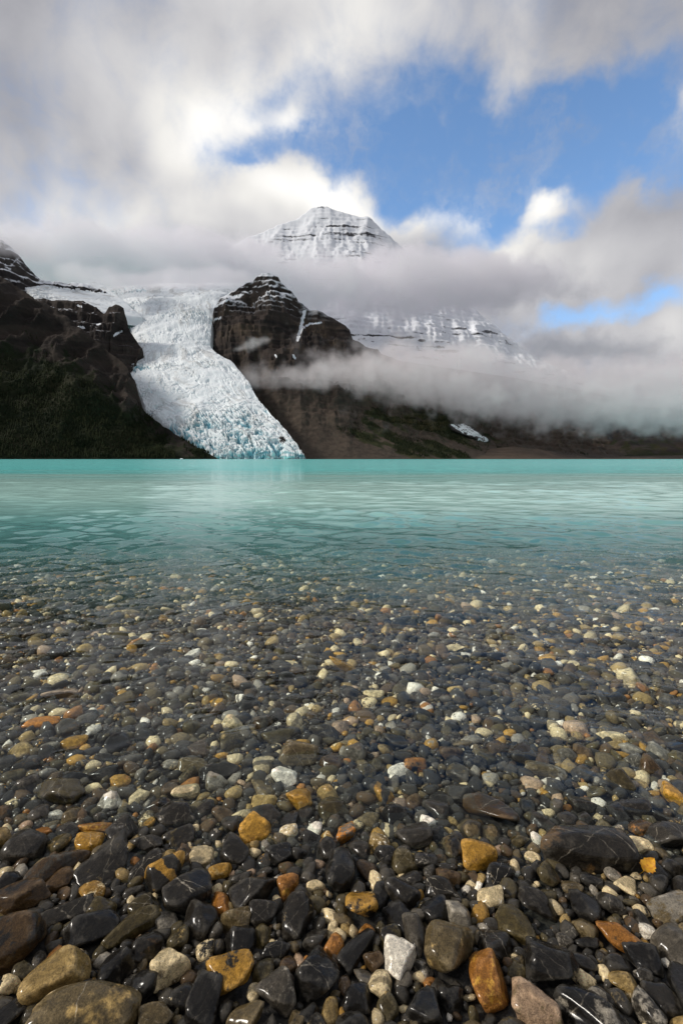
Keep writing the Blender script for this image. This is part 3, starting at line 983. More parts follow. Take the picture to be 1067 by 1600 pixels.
# ------------------------------------------------------------------ stones
def mat_stone():
    m, n, out = new_mat('wet_stone')
    b = n.node('ShaderNodeBsdfPrincipled')
    col = n.node('ShaderNodeAttribute'); col.attribute_name = 'col'
    col2 = n.node('ShaderNodeAttribute'); col2.attribute_name = 'col_two'
    loc = n.attr('loc', 'Vector')
    par = n.attr('par', 'Vector')           # vein amount, band amount, random
    vein, band, rnd = n.sep(par)
    wl = n.vm('ADD', loc, n.vm('SCALE', n.comb(rnd, n.m('MULTIPLY', rnd, 7.1), n.m('MULTIPLY', rnd, 3.3)), scale=37.0))
    big = n.noise(wl, 1.1, 4, 0.55)
    mid = n.noise(wl, 4.0, 5, 0.65)
    fine = n.noise(wl, 22.0, 4, 0.7)
    patch = n.sstep(n.m('ADD', n.m('MULTIPLY_ADD', n.m('SUBTRACT', mid, 0.5), 0.7, big), n.m('SUBTRACT', col.outputs['Alpha'], 0.5)), 0.46, 0.60)
    c = n.mix(patch, col.outputs['Color'], col2.outputs['Color'])
    # bedding bands
    lx, ly, lz = n.sep(loc)
    ph = n.m('MULTIPLY_ADD', big, 6.0, n.m('MULTIPLY', n.m('ADD', n.m('MULTIPLY', lx, 0.75), n.m('MULTIPLY', ly, 0.55)), 6.5))
    bs = n.sstep(n.m('SINE', ph), -0.05, 0.35)
    c = n.mix(n.m('MULTIPLY', bs, band), c, col2.outputs['Color'])
    # quartz veins
    def seam(k, offs, wid):
        nv = n.comb(n.m('SINE', n.m('MULTIPLY', rnd, 41.0 * k)), n.m('COSINE', n.m('MULTIPLY', rnd, 53.0 * k)), n.m('MULTIPLY', n.m('SINE', n.m('MULTIPLY', rnd, 67.0 * k)), 0.6))
        t = n.m('ADD', n.vm('DOT_PRODUCT', loc, nv), n.m('MULTIPLY_ADD', n.m('SUBTRACT', n.noise(wl, 2.2, 3, 0.5), 0.5), 0.34, offs))
        return n.m('SUBTRACT', 1.0, n.sstep(n.m('ABSOLUTE', t), wid * 0.25, wid))
    vv = n.m('MAXIMUM', seam(1.0, 0.12, 0.020), n.m('MAXIMUM', seam(1.7, -0.2, 0.014), seam(2.3, 0.35, 0.03)))
    vv = n.m('MULTIPLY', vv, n.mr(mid, 0.38, 0.58, 0.0, 1.0))
    c = n.mix(n.m('MULTIPLY', n.m('MULTIPLY', vv, vein), 0.75), c, (0.50, 0.45, 0.36, 1))
    # grain
    c = n.mix(1.0, c, n.mix(n.mr(n.m('MULTIPLY_ADD', fine, 0.6, n.m('MULTIPLY', mid, 0.5)), 0.35, 0.75), (0.20, 0.20, 0.20, 1), (2.2, 2.15, 2.05, 1)), 'MULTIPLY')
    speck = n.sstep(n.noise(wl, 55.0, 2, 0.5), 0.64, 0.72)
    c = n.mix(n.m('MULTIPLY', speck, 0.13), c, (0.30, 0.28, 0.22, 1))
    # worn paler edges and scratches
    pnt = n.node('ShaderNodeNewGeometry').outputs['Pointiness']
    worn = n.m('MULTIPLY', n.sstep(n.m('MULTIPLY_ADD', n.m('SUBTRACT', mid, 0.5), 0.16, pnt), 0.515, 0.57), 0.5)
    scr = n.sstep(n.noise(n.vm('MULTIPLY', wl, (2.0, 16.0, 9.0)), 1.6, 4, 0.65), 0.60, 0.72)
    worn = n.m('MAXIMUM', worn, n.m('MULTIPLY', scr, 0.26))
    c = n.mix(worn, c, n.mix(0.35, n.mix(1.0, c, (3.2, 3.2, 3.2, 1), 'MULTIPLY'), (0.20, 0.19, 0.165, 1)))
    n.put(b.inputs['Base Color'], c)
    n.put(b.inputs['Roughness'], n.mr(mid, 0.3, 0.7, 0.30, 0.55))
    n.put(b.inputs['Specular IOR Level'], 0.06)
    n.put(b.inputs['Coat Weight'], 0.85)
    n.put(b.inputs['Coat Roughness'], n.mr(fine, 0.3, 0.7, 0.08, 0.26))
    n.put(b.inputs['Coat IOR'], 1.34)
    bump = n.node('ShaderNodeBump')
    bump.inputs['Strength'].default_value = 0.9
    bump.inputs['Distance'].default_value = 0.008
    n.put(bump.inputs['Height'], n.m('ADD', n.m('MULTIPLY', mid, 0.8), n.m('MULTIPLY', fine, 0.35)))
    n.t.links.new(bump.outputs[0], b.inputs['Normal'])
    n.t.links.new(b.outputs[0], out.inputs[0])
    return m


STONE = mat_stone()


def ico(sub):
    t = (1 + 5 ** 0.5) / 2
    V = [(-1, t, 0), (1, t, 0), (-1, -t, 0), (1, -t, 0), (0, -1, t), (0, 1, t), (0, -1, -t), (0, 1, -t), (t, 0, -1), (t, 0, 1), (-t, 0, -1), (-t, 0, 1)]
    F = [(0, 11, 5), (0, 5, 1), (0, 1, 7), (0, 7, 10), (0, 10, 11), (1, 5, 9), (5, 11, 4), (11, 10, 2), (10, 7, 6), (7, 1, 8),
         (3, 9, 4), (3, 4, 2), (3, 2, 6), (3, 6, 8), (3, 8, 9), (4, 9, 5), (2, 4, 11), (6, 2, 10), (8, 6, 7), (9, 8, 1)]
    V = [np.array(v) / np.linalg.norm(v) for v in V]
    for _ in range(sub):
        mid, F2 = {}, []

        def mp(a, b):
            k = (min(a, b), max(a, b))
            if k not in mid:
                v = V[a] + V[b]
                V.append(v / np.linalg.norm(v))
                mid[k] = len(V) - 1
            return mid[k]
        for a, b, c in F:
            ab, bc, ca = mp(a, b), mp(b, c), mp(c, a)
            F2 += [(a, ab, ca), (b, bc, ab), (c, ca, bc), (ab, bc, ca)]
        F = F2
    return np.array(V), np.array(F, dtype=np.int32)


ICO = {s: ico(s) for s in (0, 1, 2, 3)}


def stone_shape(dirs, kind, rng):
    """Unit stone: a rounded convex block cut by random planes, with weathered unevenness."""
    if kind == 'round':
        npl, lo, hi, k, bump = 10, 0.86, 1.0, 7.0, 0.035
    elif kind == 'block':
        npl, lo, hi, k, bump = 8, 0.66, 0.95, 13.0, 0.04
    elif kind == 'angular':
        npl, lo, hi, k, bump = 9, 0.60, 1.0, 26.0, 0.03
    else:
        npl, lo, hi, k, bump = 9, 0.74, 1.0, 11.0, 0.045
    N = rng.normal(size=(npl, 3))
    N /= np.linalg.norm(N, axis=1)[:, None]
    ax = np.concatenate([np.eye(3), -np.eye(3)]) + rng.normal(0, 0.26, (6, 3))
    ax /= np.linalg.norm(ax, axis=1)[:, None]
    N = np.concatenate([N, ax])
    D = np.concatenate([rng.uniform(lo, hi, npl), rng.uniform(0.85, 1.0, 6)])
    if kind == 'block':
        D[npl:] = rng.uniform(0.70, 0.92, 6)
    q = np.maximum(dirs @ (N / D[:, None]).T, 0)
    r = (q ** k).sum(1) ** (-1.0 / k)
    off = rng.uniform(0, 50, 3)
    r = r * (1 + bump * 1.6 * fbm(dirs * 1.4 + off, 3) + bump * 0.35 * fbm(dirs * 4.5 + off, 2))
    v = dirs * r[:, None]
    v -= (v.max(0) + v.min(0)) / 2
    v /= (v.max(0) - v.min(0)) / 2
    return v


C = dict(black=(.0085, .0074, .0060), dark=(.016, .0134, .0098), slate=(.030, .0260, .0200), grey=(.058, .050, .038), pale=(.20, .18, .145), olive=(.048, .036, .012),
         brown=(.055, .031, .011), tan=(.25, .17, .060), drab=(.098, .072, .033), ochre=(.31, .165, .022), orange=(.42, .16, .018), cream=(.56, .45, .26),
         white=(.68, .63, .53), pink=(.30, .205, .13), rust=(.24, .10, .018))

# the stones that can be told apart in the photograph:
# (px, py, width, height, yaw, shape, colour, second colour, patch 0..1, vein, band, short name, label)
HERO = [
 (126, 1592, 178, 104, 4, 'soft', 'drab', 'tan', .45, .5, 0, 'big flat grey boulder', 'biggest flat grey boulder with a tan patch at the bottom of the picture'),
 (90, 1521, 98, 76, 18, 'soft', 'tan', 'drab', .35, .1, 0, 'tan yellow block', 'tan yellow block standing behind the big flat grey boulder'),
 (181, 1512, 48, 62, 70, 'round', 'black', 'white', .22, .1, 0, 'white capped black stone', 'black stone with a white cap next to the tan yellow block'),
 (260, 1508, 62, 66, 60, 'angular', 'cream', 'drab', .4, .5, 0, 'cream wedge stone', 'cream wedge shaped stone with brown veins near the white capped black stone'),
 (363, 1515, 68, 78, 40, 'block', 'ochre', 'black', .42, .1, 0, 'ochre and black block', 'ochre stone with black sides beside the olive oval stone'),
 (163, 1348, 86, 62, 42, 'block', 'dark', 'drab', .35, .2, 0, 'pale topped dark block', 'dark block with a pale painted highlight on top beside the long brown stone'),  # second colour stands in for the highlight on its top
 (90, 1350, 96, 46, 46, 'soft', 'brown', 'slate', .5, 0, 0, 'long brown stone', 'long brown stone lying aslant beside the round charcoal stone'),
 (37, 1322, 68, 56, 10, 'round', 'slate', 'grey', .3, .1, 0, 'round charcoal stone', 'round charcoal stone with grey speckles next to the long brown stone'),
 (263, 1364, 70, 58, 30, 'block', 'dark', 'ochre', .05, 0, .9, 'striped black and yellow stone', 'black stone striped with yellow bands'),
 (294, 1396, 80, 60, 35, 'block', 'dark', 'grey', .4, .8, 0, 'grey veined slab', 'dark slab with grey veins below the striped black and yellow stone'),
 (203, 1448, 92, 40, 44, 'soft', 'olive', 'pale', .28, .2, 0, 'long glossy olive stone', 'long glossy olive stone lying aslant with a pale top'),
 (145, 1450, 84, 54, 40, 'block', 'black', 'dark', .4, 0, 0, 'broad black stone', 'broad black stone lying beside the long glossy olive stone'),
 (30, 1402, 96, 52, 15, 'angular', 'brown', 'black', .45, 0, 0, 'flat brown slab', 'flat dark brown slab cut by the picture edge under the long brown stone'),
 (20, 1472, 86, 84, 0, 'block', 'brown', 'black', .5, 0, 0, 'large dark brown block', 'large dark brown block behind the tan yellow block'),
 (103, 1424, 84, 36, 20, 'angular', 'dark', 'olive', .3, .3, 0, 'ridged dark stone', 'ridged dark stone with an olive edge above the broad black stone'),
 (320, 1567, 58, 72, 70, 'angular', 'black', 'dark', .3, .1, 0, 'angular black stone', 'tall angular black stone beside the ochre and black block'),
 (226, 1538, 50, 52, 20, 'round', 'black', 'slate', .2, 0, 0, 'round black stone', 'round black stone below the cream wedge stone'),
 (232, 1476, 50, 46, 30, 'soft', 'dark', 'brown', .35, 0, 0, 'brown flecked dark stone', 'dark stone with brown flecks above the cream wedge stone'),
 (278, 1466, 38, 36, 10, 'block', 'olive', 'tan', .35, .2, 0, 'small olive cube stone', 'small olive cube shaped stone under the grey veined slab'),
 (343, 1361, 38, 28, 10, 'round', 'ochre', 'tan', .4, 0, 0, 'amber pebble', 'amber pebble beside the striped black and yellow stone'),
 (206, 1409, 16, 17, 50, 'block', 'cream', 'tan', .3, 0, 0, 'tiny cream pebble', 'tiny cream pebble on dark stones below the pale topped dark block'),
 (320, 1485, 28, 36, 80, 'round', 'black', 'cream', .5, .5, 0, 'black and cream pebble', 'small pebble half black half cream above the ochre and black block'),
 (242, 1590, 54, 44, 30, 'angular', 'drab', 'grey', .4, .2, 0, 'drab wedge stone', 'drab brown wedge stone to the side of the big flat grey boulder'),
 (229, 1321, 50, 34, 25, 'angular', 'slate', 'grey', .3, .4, 0, 'grey edged slate stone', 'slate stone with a pale edge behind the striped black and yellow stone'),
 (299, 1297, 26, 18, 10, 'round', 'cream', 'tan', .3, 0, 0, 'oval cream pebble', 'oval cream pebble behind the grey edged slate stone'),
 (531, 1356, 52, 74, 80, 'round', 'black', 'dark', .3, .1, 0, 'black bean stone', 'smooth black bean shaped stone standing below the orange topped stone'),
 (539, 1300, 46, 36, 35, 'block', 'pale', 'orange', .55, .1, 0, 'orange topped stone', 'pale stone with a bright orange top'),
 (451, 1299, 30, 26, 10, 'round', 'cream', 'white', .4, 0, 0, 'round cream pebble', 'round cream pebble among dark pebbles near the orange topped stone'),
 (398, 1391, 78, 50, 25, 'angular', 'dark', 'slate', .35, .35, 0, 'three sided black slab', 'three sided black slab with pale edges'),
 (452, 1384, 38, 38, 30, 'block', 'rust', 'ochre', .4, 0, 0, 'rusty pebble', 'rusty brown pebble beside the three sided black slab'),
 (493, 1383, 31, 21, 20, 'round', 'cream', 'pale', .4, .2, 0, 'cream oval by the bean', 'cream oval pebble touching the black bean stone'),
 (566, 1416, 52, 66, 85, 'block', 'black', 'ochre', .55, 0, 0, 'yellow topped black block', 'black block with a yellow ochre top'),
 (412, 1428, 48, 40, 10, 'round', 'dark', 'slate', .4, .2, 0, 'round dark stone', 'round dark stone in front of the three sided black slab'),
 (463, 1433, 46, 66, 75, 'round', 'dark', 'tan', .3, .2, 0, 'tan topped oval stone', 'upright dark oval stone with a tan top'),
 (519, 1455, 16, 30, 80, 'round', 'cream', 'tan', .2, 0, 0, 'upright cream oval', 'small upright cream oval pebble between two black stones'),
 (556, 1484, 76, 34, 55, 'block', 'black', 'dark', .3, 0, 0, 'black oblong stone', 'black oblong stone lying aslant below the yellow topped black block'),
 (497, 1524, 64, 78, 60, 'soft', 'black', 'slate', .4, .3, 0, 'lumpy black boulder', 'large lumpy black boulder with grey scratches'),
 (432, 1555, 58, 62, 30, 'block', 'grey', 'pale', .35, .1, 0, 'speckled grey stone', 'speckled grey stone with a brown spot beside the lumpy black boulder'),
 (619, 1499, 58, 54, 60, 'angular', 'white', 'dark', .3, .5, 0, 'white marbled wedge', 'white wedge stone marbled with black veins'),
 (595, 1539, 38, 42, 60, 'round', 'cream', 'drab', .3, .3, .6, 'striped cream pebble', 'cream pebble with brown stripes below the white marbled wedge'),
 (704, 1479, 84, 98, 75, 'round', 'drab', 'tan', .35, .1, 0, 'big brown grey boulder', 'big smooth brown grey boulder standing upright'),
 (645, 1463, 40, 62, 80, 'round', 'grey', 'pale', .3, 0, 0, 'pale tipped grey stone', 'upright grey stone with a pale tip beside the big brown grey boulder'),
 (560, 1559, 54, 42, 0, 'soft', 'black', 'dark', .2, 0, 0, 'flat black oval', 'flat black oval stone below the black oblong stone'),
 (666, 1572, 60, 62, 70, 'angular', 'black', 'dark', .3, 0, 0, 'angular black block', 'angular black block below the big brown grey boulder'),
 (412, 1520, 34, 48, 80, 'round', 'olive', 'drab', .3, 0, 0, 'olive oval stone', 'upright olive oval stone between the ochre block and the lumpy black boulder'),
 (629, 1395, 50, 50, 20, 'round', 'dark', 'brown', .4, .1, 0, 'brown black round stone', 'round brown black stone beside the yellow topped black block'),
 (648, 1306, 60, 42, 10, 'soft', 'slate', 'grey', .25, 0, 0, 'broad slate stone', 'broad slate grey stone behind the white scarred stone'),
 (690, 1390, 56, 40, 10, 'soft', 'dark', 'slate', .3, .9, 0, 'white veined dark stone', 'dark stone crossed by one white vein above the big brown grey boulder'),
 (680, 1424, 50, 40, 20, 'round', 'black', 'dark', .3, 0, 0, 'smooth black stone', 'smooth black stone between the white veined stone and the big brown grey boulder'),
 (665, 1345, 42, 30, 10, 'block', 'dark', 'pale', .3, .3, 0, 'grey flecked black stone', 'black stone with grey flecks below the broad slate stone'),
 (603, 1337, 38, 32, 0, 'round', 'black', 'white', .2, .3, 0, 'white scarred stone', 'round black stone with a white scar near the orange topped stone'),
 (440, 1337, 44, 36, 20, 'soft', 'black', 'tan', .22, .2, 0, 'tan spotted black stone', 'black stone with a tan spot below the round cream pebble'),
 (383, 1593, 70, 46, 15, 'block', 'drab', 'ochre', .4, 0, 0, 'bottom drab slab', 'drab ochre slab cut by the bottom edge of the picture'),
 (516, 1583, 27, 44, 80, 'round', 'tan', 'drab', .4, 0, 0, 'tan finger pebble', 'upright tan pebble below the lumpy black boulder'),
 (396, 1552, 22, 32, 70, 'round', 'cream', 'pale', .4, 0, 0, 'pale sliver pebble', 'pale upright pebble beside the speckled grey stone'),
 (430, 1485, 51, 29, 5, 'soft', 'black', 'dark', .3, .2, 0, 'shiny black oval', 'shiny black oval stone above the olive oval stone'),
 (494, 1463, 40, 46, 60, 'angular', 'dark', 'slate', .4, .2, 0, 'slate chip', 'dark slate chip above the lumpy black boulder'),
 (572, 1456, 29, 23, -30, 'round', 'rust', 'tan', .4, 0, 0, 'orange brown chip', 'orange brown chip on top of the black oblong stone'),
 (605, 1577, 38, 36, 40, 'soft', 'olive', 'tan', .3, 0, 0, 'olive round pebble', 'olive pebble below the striped cream pebble'),
 (747, 1334, 62, 48, 5, 'round', 'ochre', 'brown', .35, 0, 0, 'ochre round boulder', 'rounded ochre yellow stone behind the white veined black pebble'),
 (780, 1366, 55, 38, 10, 'round', 'black', 'drab', .3, 1, 0, 'white veined black pebble', 'black pebble netted with white veins in front of the ochre round boulder'),
 (767, 1402, 47, 34, 8, 'round', 'cream', 'white', .4, 0, 0, 'bright cream stone', 'bright cream stone in front of the white veined black pebble'),
 (920, 1324, 160, 78, -12, 'soft', 'dark', 'brown', .45, .3, 0, 'large dark rock', 'largest dark rock with a brown corner rising from the water'),
 (843, 1418, 74, 42, -38, 'soft', 'dark', 'slate', .4, 0, 0, 'smooth slate oval', 'smooth slate oval stone lying aslant below the brown wedge pebble'),
 (1050, 1417, 70, 54, -5, 'soft', 'pale', 'drab', .45, .3, 0, 'pale grey edge stone', 'pale grey stone with dark marks cut by the picture edge'),
 (970, 1465, 76, 42, -30, 'soft', 'rust', 'brown', .4, 0, 0, 'rust brown stone', 'rust brown stone lying aslant in front of the round dark cobble'),
 (1011, 1454, 26, 27, 70, 'round', 'white', 'black', .25, 0, 0, 'white tipped pebble', 'small white pebble with a dark side next to the rust brown stone'),
 (764, 1528, 64, 90, 80, 'soft', 'rust', 'ochre', .4, 0, 0, 'big rusty orange stone', 'big upright rusty orange stone below the big brown grey boulder'),
 (858, 1509, 82, 76, -35, 'angular', 'black', 'white', .22, .1, 0, 'white patched black rock', 'angular black rock with a white patch'),
 (838, 1575, 78, 68, -25, 'angular', 'pink', 'drab', .4, .1, 0, 'pinkish tan stone', 'pinkish tan stone below the white patched black rock'),
 (925, 1584, 116, 70, -38, 'block', 'black', 'pale', .4, .3, 0, 'pale faced black rock', 'big black rock with a pale worn face at the bottom edge'),
 (1012, 1580, 52, 52, -50, 'block', 'slate', 'pale', .5, .2, 0, 'blue grey slab', 'blue grey slab beside the pale faced black rock'),
 (951, 1409, 44, 40, 0, 'round', 'slate', 'grey', .35, .3, 0, 'round dark cobble', 'round dark cobble behind the rust brown stone'),
 (925, 1378, 40, 25, -15, 'round', 'black', 'dark', .3, .2, 0, 'small black oval', 'small black oval pebble in front of the large dark rock'),
 (857, 1369, 38, 38, -40, 'angular', 'olive', 'brown', .4, 0, 0, 'brown wedge pebble', 'brown wedge pebble in front of the large dark rock'),
 (880, 1470, 28, 25, 0, 'round', 'grey', 'pale', .4, .3, 0, 'round grey pebble', 'round grey pebble above the white patched black rock'),
 (911, 1461, 23, 12, -15, 'round', 'white', 'cream', .4, 0, 0, 'white flat chip', 'flat white chip between the smooth slate oval and the rust brown stone'),
 (917, 1474, 41, 19, -3, 'round', 'black', 'slate', .3, 0, 0, 'flat black pebble', 'flat black pebble below the white flat chip'),
 (1003, 1498, 58, 44, -20, 'angular', 'black', 'dark', .3, 0, 0, 'black angular cobble', 'black angular cobble below the rust brown stone'),
 (893, 1387, 34, 28, -10, 'soft', 'drab', 'slate', .4, .3, 0, 'drab mottled pebble', 'drab mottled pebble beside the brown wedge pebble'),
 (831, 1340, 28, 18, -42, 'round', 'cream', 'drab', .4, .1, 0, 'slanting cream pebble', 'cream pebble lying aslant between the ochre boulder and the large dark rock'),
 (956, 1366, 27, 21, -35, 'round', 'pale', 'pink', .4, 0, 0, 'pale pebble by the rock', 'pale pebble just in front of the large dark rock'),
 (972, 1532, 42, 32, -30, 'angular', 'tan', 'olive', .4, 0, 0, 'tan brown wedge', 'tan brown wedge pebble above the blue grey slab'),
 (1003, 1523, 28, 26, -10, 'angular', 'slate', 'pale', .4, .2, 0, 'grey nugget', 'small grey nugget beside the tan brown wedge'),
 (1070, 1545, 50, 110, 85, 'soft', 'black', 'dark', .3, 0, 0, 'black edge boulder', 'tall black boulder cut by the picture edge'),
 (101, 1233, 86, 50, -14, 'soft', 'olive', 'slate', .45, .2, .2, 'olive speckled boulder', 'large olive grey boulder with a white speckled end in shallow water'),
 (468, 1176, 64, 48, -6, 'block', 'drab', 'pale', .3, .5, 0, 'square pale edged block', 'square grey brown block with pale edges in shallow water'),
 (188, 1222, 34, 26, 5, 'round', 'ochre', 'rust', .4, 0, 0, 'amber ball stone', 'round amber stone beside the olive speckled boulder'),
 (67, 1130, 56, 21, 5, 'soft', 'orange', 'brown', .35, 0, 0, 'orange flat stone', 'flat orange stone under water near the pinkish slab'),
 (96, 1084, 52, 22, 5, 'block', 'pink', 'tan', .3, .1, 0, 'pinkish slab', 'flat pinkish slab under water behind the orange flat stone'),
 (540, 1042, 64, 19, 0, 'soft', 'ochre', 'rust', .3, 0, 0, 'ochre flat stone', 'wide flat ochre stone under water in the middle of the shallows'),
 (471, 1249, 44, 42, -30, 'block', 'ochre', 'tan', .45, 0, 0, 'ochre chunk', 'ochre yellow chunk below the square pale edged block'),
 (290, 1238, 46, 28, 15, 'soft', 'cream', 'drab', .35, .4, .3, 'cream striped stone', 'cream stone with grey stripes beside the broad dark cobble'),
 (360, 1156, 44, 34, 40, 'block', 'olive', 'tan', .35, .2, 0, 'khaki slab', 'khaki slab with a banded end near the square pale edged block'),
 (344, 1206, 68, 30, 28, 'angular', 'dark', 'slate', .3, .1, 0, 'sharp dark slab', 'sharp edged dark slab below the khaki slab'),
 (275, 1272, 66, 44, 14, 'soft', 'dark', 'slate', .35, .2, 0, 'broad dark cobble', 'broad dark cobble below the cream striped stone'),
 (268, 1195, 32, 20, 0, 'soft', 'pale', 'cream', .4, 0, 0, 'pale lump', 'pale rough lump in shallow water near the sharp dark slab'),
 (622, 1206, 38, 22, 22, 'soft', 'white', 'cream', .3, 0, 0, 'white bone shaped stone', 'white lumpy stone shaped like a bone in shallow water'),
 (584, 1084, 35, 18, 0, 'soft', 'cream', 'tan', .3, 0, 0, 'cream slab under water', 'cream slab under water in front of the ochre flat stone'),
 (703, 1012, 45, 13, -5, 'soft', 'cream', 'pale', .3, 0, 0, 'long cream stone', 'long cream stone under water far out in the shallows'),
 (957, 1150, 48, 18, -15, 'soft', 'cream', 'white', .3, 0, 0, 'long white cream stone', 'long cream white stone under water beside the yellow tan pebble'),
 (957, 1166, 32, 18, -20, 'round', 'tan', 'ochre', .4, 0, 0, 'yellow tan pebble', 'yellow tan pebble tucked against the long white cream stone'),
 (984, 1170, 36, 26, -40, 'soft', 'pale', 'grey', .4, .6, 0, 'grey cracked stone', 'pale grey stone with white cracks next to the yellow tan pebble'),
 (721, 1162, 34, 16, -5, 'round', 'drab', 'tan', .4, .1, 0, 'drab oval', 'drab oval stone under water above the white bone shaped stone'),
 (852, 1203, 68, 28, -22, 'soft', 'drab', 'pale', .4, .2, 0, 'mottled long stone', 'long mottled grey brown stone under rippling water'),
 (764, 1266, 96, 40, -30, 'soft', 'brown', 'slate', .5, .2, .2, 'brown slab under ripples', 'wide brown slab lying aslant under rippling water'),
 (909, 1257, 44, 32, -20, 'angular', 'dark', 'slate', .4, .2, 0, 'sharp black cobble', 'sharp black cobble behind the large dark rock'),
 (991, 1262, 52, 32, -8, 'soft', 'dark', 'slate', .4, .1, 0, 'wide black cobble', 'wide black cobble beside the sharp black cobble'),
 (1045, 1305, 78, 46, -14, 'angular', 'slate', 'grey', .4, .3, 0, 'slate block at edge', 'slate grey block with pale marks behind the pale grey edge stone'),
 (1000, 1293, 42, 30, 20, 'angular', 'brown', 'rust', .4, 0, 0, 'dark brown lump', 'rough dark brown lump leaning on the slate block at edge'),
 (962, 1297, 27, 17, -10, 'soft', 'pale', 'cream', .4, .2, 0, 'pale flat pebble', 'pale flat pebble behind the large dark rock'),
 (199, 957, 42, 16, 5, 'soft', 'tan', 'cream', .4, 0, 0, 'flat tan slab far out', 'flat tan slab under ripples furthest out on the shallow bed'),
 (300, 1022, 28, 15, 10, 'soft', 'white', 'cream', .3, 0, 0, 'white stone far out', 'white stone under water between the pinkish slab and the ochre flat stone'),
 (453, 1037, 32, 14, 0, 'soft', 'cream', 'white', .3, 0, 0, 'cream white stone', 'cream white stone under water beside the ochre flat stone'),
 (895, 1038, 20, 12, 0, 'round', 'cream', 'tan', .3, 0, 0, 'small bright cream stone', 'small bright cream stone under water beyond the mottled long stone'),
 (1028, 1022, 18, 10, 0, 'round', 'ochre', 'orange', .3, 0, 0, 'small orange stone', 'small orange stone under water near the picture edge'),
 (623, 1144, 26, 22, 30, 'soft', 'olive', 'brown', .3, 0, 0, 'olive stone under water', 'olive stone under water behind the white bone shaped stone'),
 (508, 1143, 50, 26, -12, 'soft', 'slate', 'grey', .4, .3, 0, 'pale streaked slate', 'pale streaked slate stone leaning on the square pale edged block'),
 (436, 1151, 56, 28, 14, 'soft', 'olive', 'slate', .4, .1, 0, 'mossy dark stone', 'green grey stone beside the square pale edged block'),
 (647, 1218 , 26, 26, 10, 'round', 'slate', 'grey', .4, 0, 0, 'round slate pebble', 'round slate pebble next to the white bone shaped stone'),
 (378, 1273, 34, 18, 22, 'soft', 'cream', 'grey', .4, .3, 0, 'cream grey sliver', 'cream grey sliver below the sharp dark slab'),
 (88, 1272, 26, 16, 5, 'block', 'white', 'cream', .3, 0, 0, 'chalk white pebble', 'chalk white pebble below the olive speckled boulder'),
 (150, 1292, 52, 22, 12, 'soft', 'rust', 'ochre', .45, .2, 0, 'orange streaked stone', 'dark orange streaked stone below the chalk white pebble'),
 (190, 1298, 44, 46, 60, 'angular', 'dark', 'slate', .3, .7, 0, 'black pyramid stone', 'black pyramid stone with a white edge behind the pale topped dark block'),
 (233, 1287, 22, 18, 30, 'round', 'ochre', 'tan', .4, 0, 0, 'golden pebble', 'small golden pebble below the broad dark cobble'),
]


def stone_mesh(abc, kind, sub, rng, cols):
    dirs, F = ICO[sub]
    v = stone_shape(dirs, kind, rng)
    loc = v * np.array(abc) / max(abc)
    return v * np.array(abc), F, loc


def attrs_for(n, loc, c1, c2, patch, vein, band, rnd):
    return {'col': np.tile(np.array([*c1, patch]), (n, 1)), 'col_two': np.tile(np.array([*c2, 1.0]), (n, 1)),
            'loc': loc, 'par': np.tile(np.array([vein, band, rnd]), (n, 1))}


def ground_hit(px, py, c):
    """Where a ray through a pixel meets the bed, raised by part of the stone's own height."""
    r = ray(px, py)
    y = 1.0
    for _ in range(40):
        zt = float(bed_z(0, y)) + 0.72 * c
        t = (zt - CAM_H) / r[2]
        y = 0.5 * y + 0.5 * r[1] * t
    return r[0] * y / r[1], y


stones = []     # dicts: pos, abc, yaw, tilt, kind, colours, hero text
for h in HERO:
    px, py, w, hh, yaw, kind, c1, c2, patch, vein, band, short, label = h
    c = 0.02
    for _ in range(6):
        x, y = ground_hit(px, py, c)
        s_, c_ = math.sin(PITCH), math.cos(PITCH)
        dep = y * c_ - (float(bed_z(x, y)) + 0.72 * c - CAM_H) * s_
        k = dep / FOC
        E = math.atan2(CAM_H, y)
        a = w * 0.5 * k * 0.97
        H = hh * 0.5 * k
        c = min(0.72 * a, 0.66 * H, 0.07)
        need = max((1.04 * H - 0.85 * c * math.cos(E)) / math.sin(E), 0.4 * H)
        if w >= hh or abs(yaw) < 50:
            A_, B_ = a, min(max(need, 0.45 * a), 1.1 * a)
        else:        # upright in the picture: its long axis points away from the camera
            A_, B_ = min(max(need, a * 0.9), 1.9 * a), a
    stones.append(dict(x=x, y=y, a=A_, b=B_, c=c, yaw=R(yaw), kind=kind, c1=C[c1], c2=C[c2], cn=c1, patch=patch, vein=vein, band=band, short=short, label=label, px=px, py=py))

# fill the rest of the bed, large to small, keeping stones apart with a coverage raster
RES = 0.004
X0, X1, Y0, Y1 = -6.4, 6.4, 0.12, 8.2
NX, NY = int((X1 - X0) / RES), int((Y1 - Y0) / RES)
occ = np.zeros((NY, NX), bool)


def stamp(x, y, a, b, yaw, shrink, test=True):
    rr = max(a, b)
    i0, i1 = int((x - rr - X0) / RES), int((x + rr - X0) / RES) + 1
    j0, j1 = int((y - rr - Y0) / RES), int((y + rr - Y0) / RES) + 1
    i0, j0, i1, j1 = max(i0, 0), max(j0, 0), min(i1, NX), min(j1, NY)
    if i1 <= i0 or j1 <= j0:
        return None
    xs_ = X0 + (np.arange(i0, i1) + 0.5) * RES - x
    ys_ = Y0 + (np.arange(j0, j1) + 0.5) * RES - y
    cs, sn = math.cos(yaw), math.sin(yaw)
    u = (xs_[None] * cs + ys_[:, None] * sn) / (a * shrink)
    v = (-xs_[None] * sn + ys_[:, None] * cs) / (b * shrink)
    return (slice(j0, j1), slice(i0, i1)), (u * u + v * v) < 1


for st in stones:
    q = stamp(st['x'], st['y'], st['a'], st['b'], st['yaw'], 1.0)
    if q:
        occ[q[0]] |= q[1]

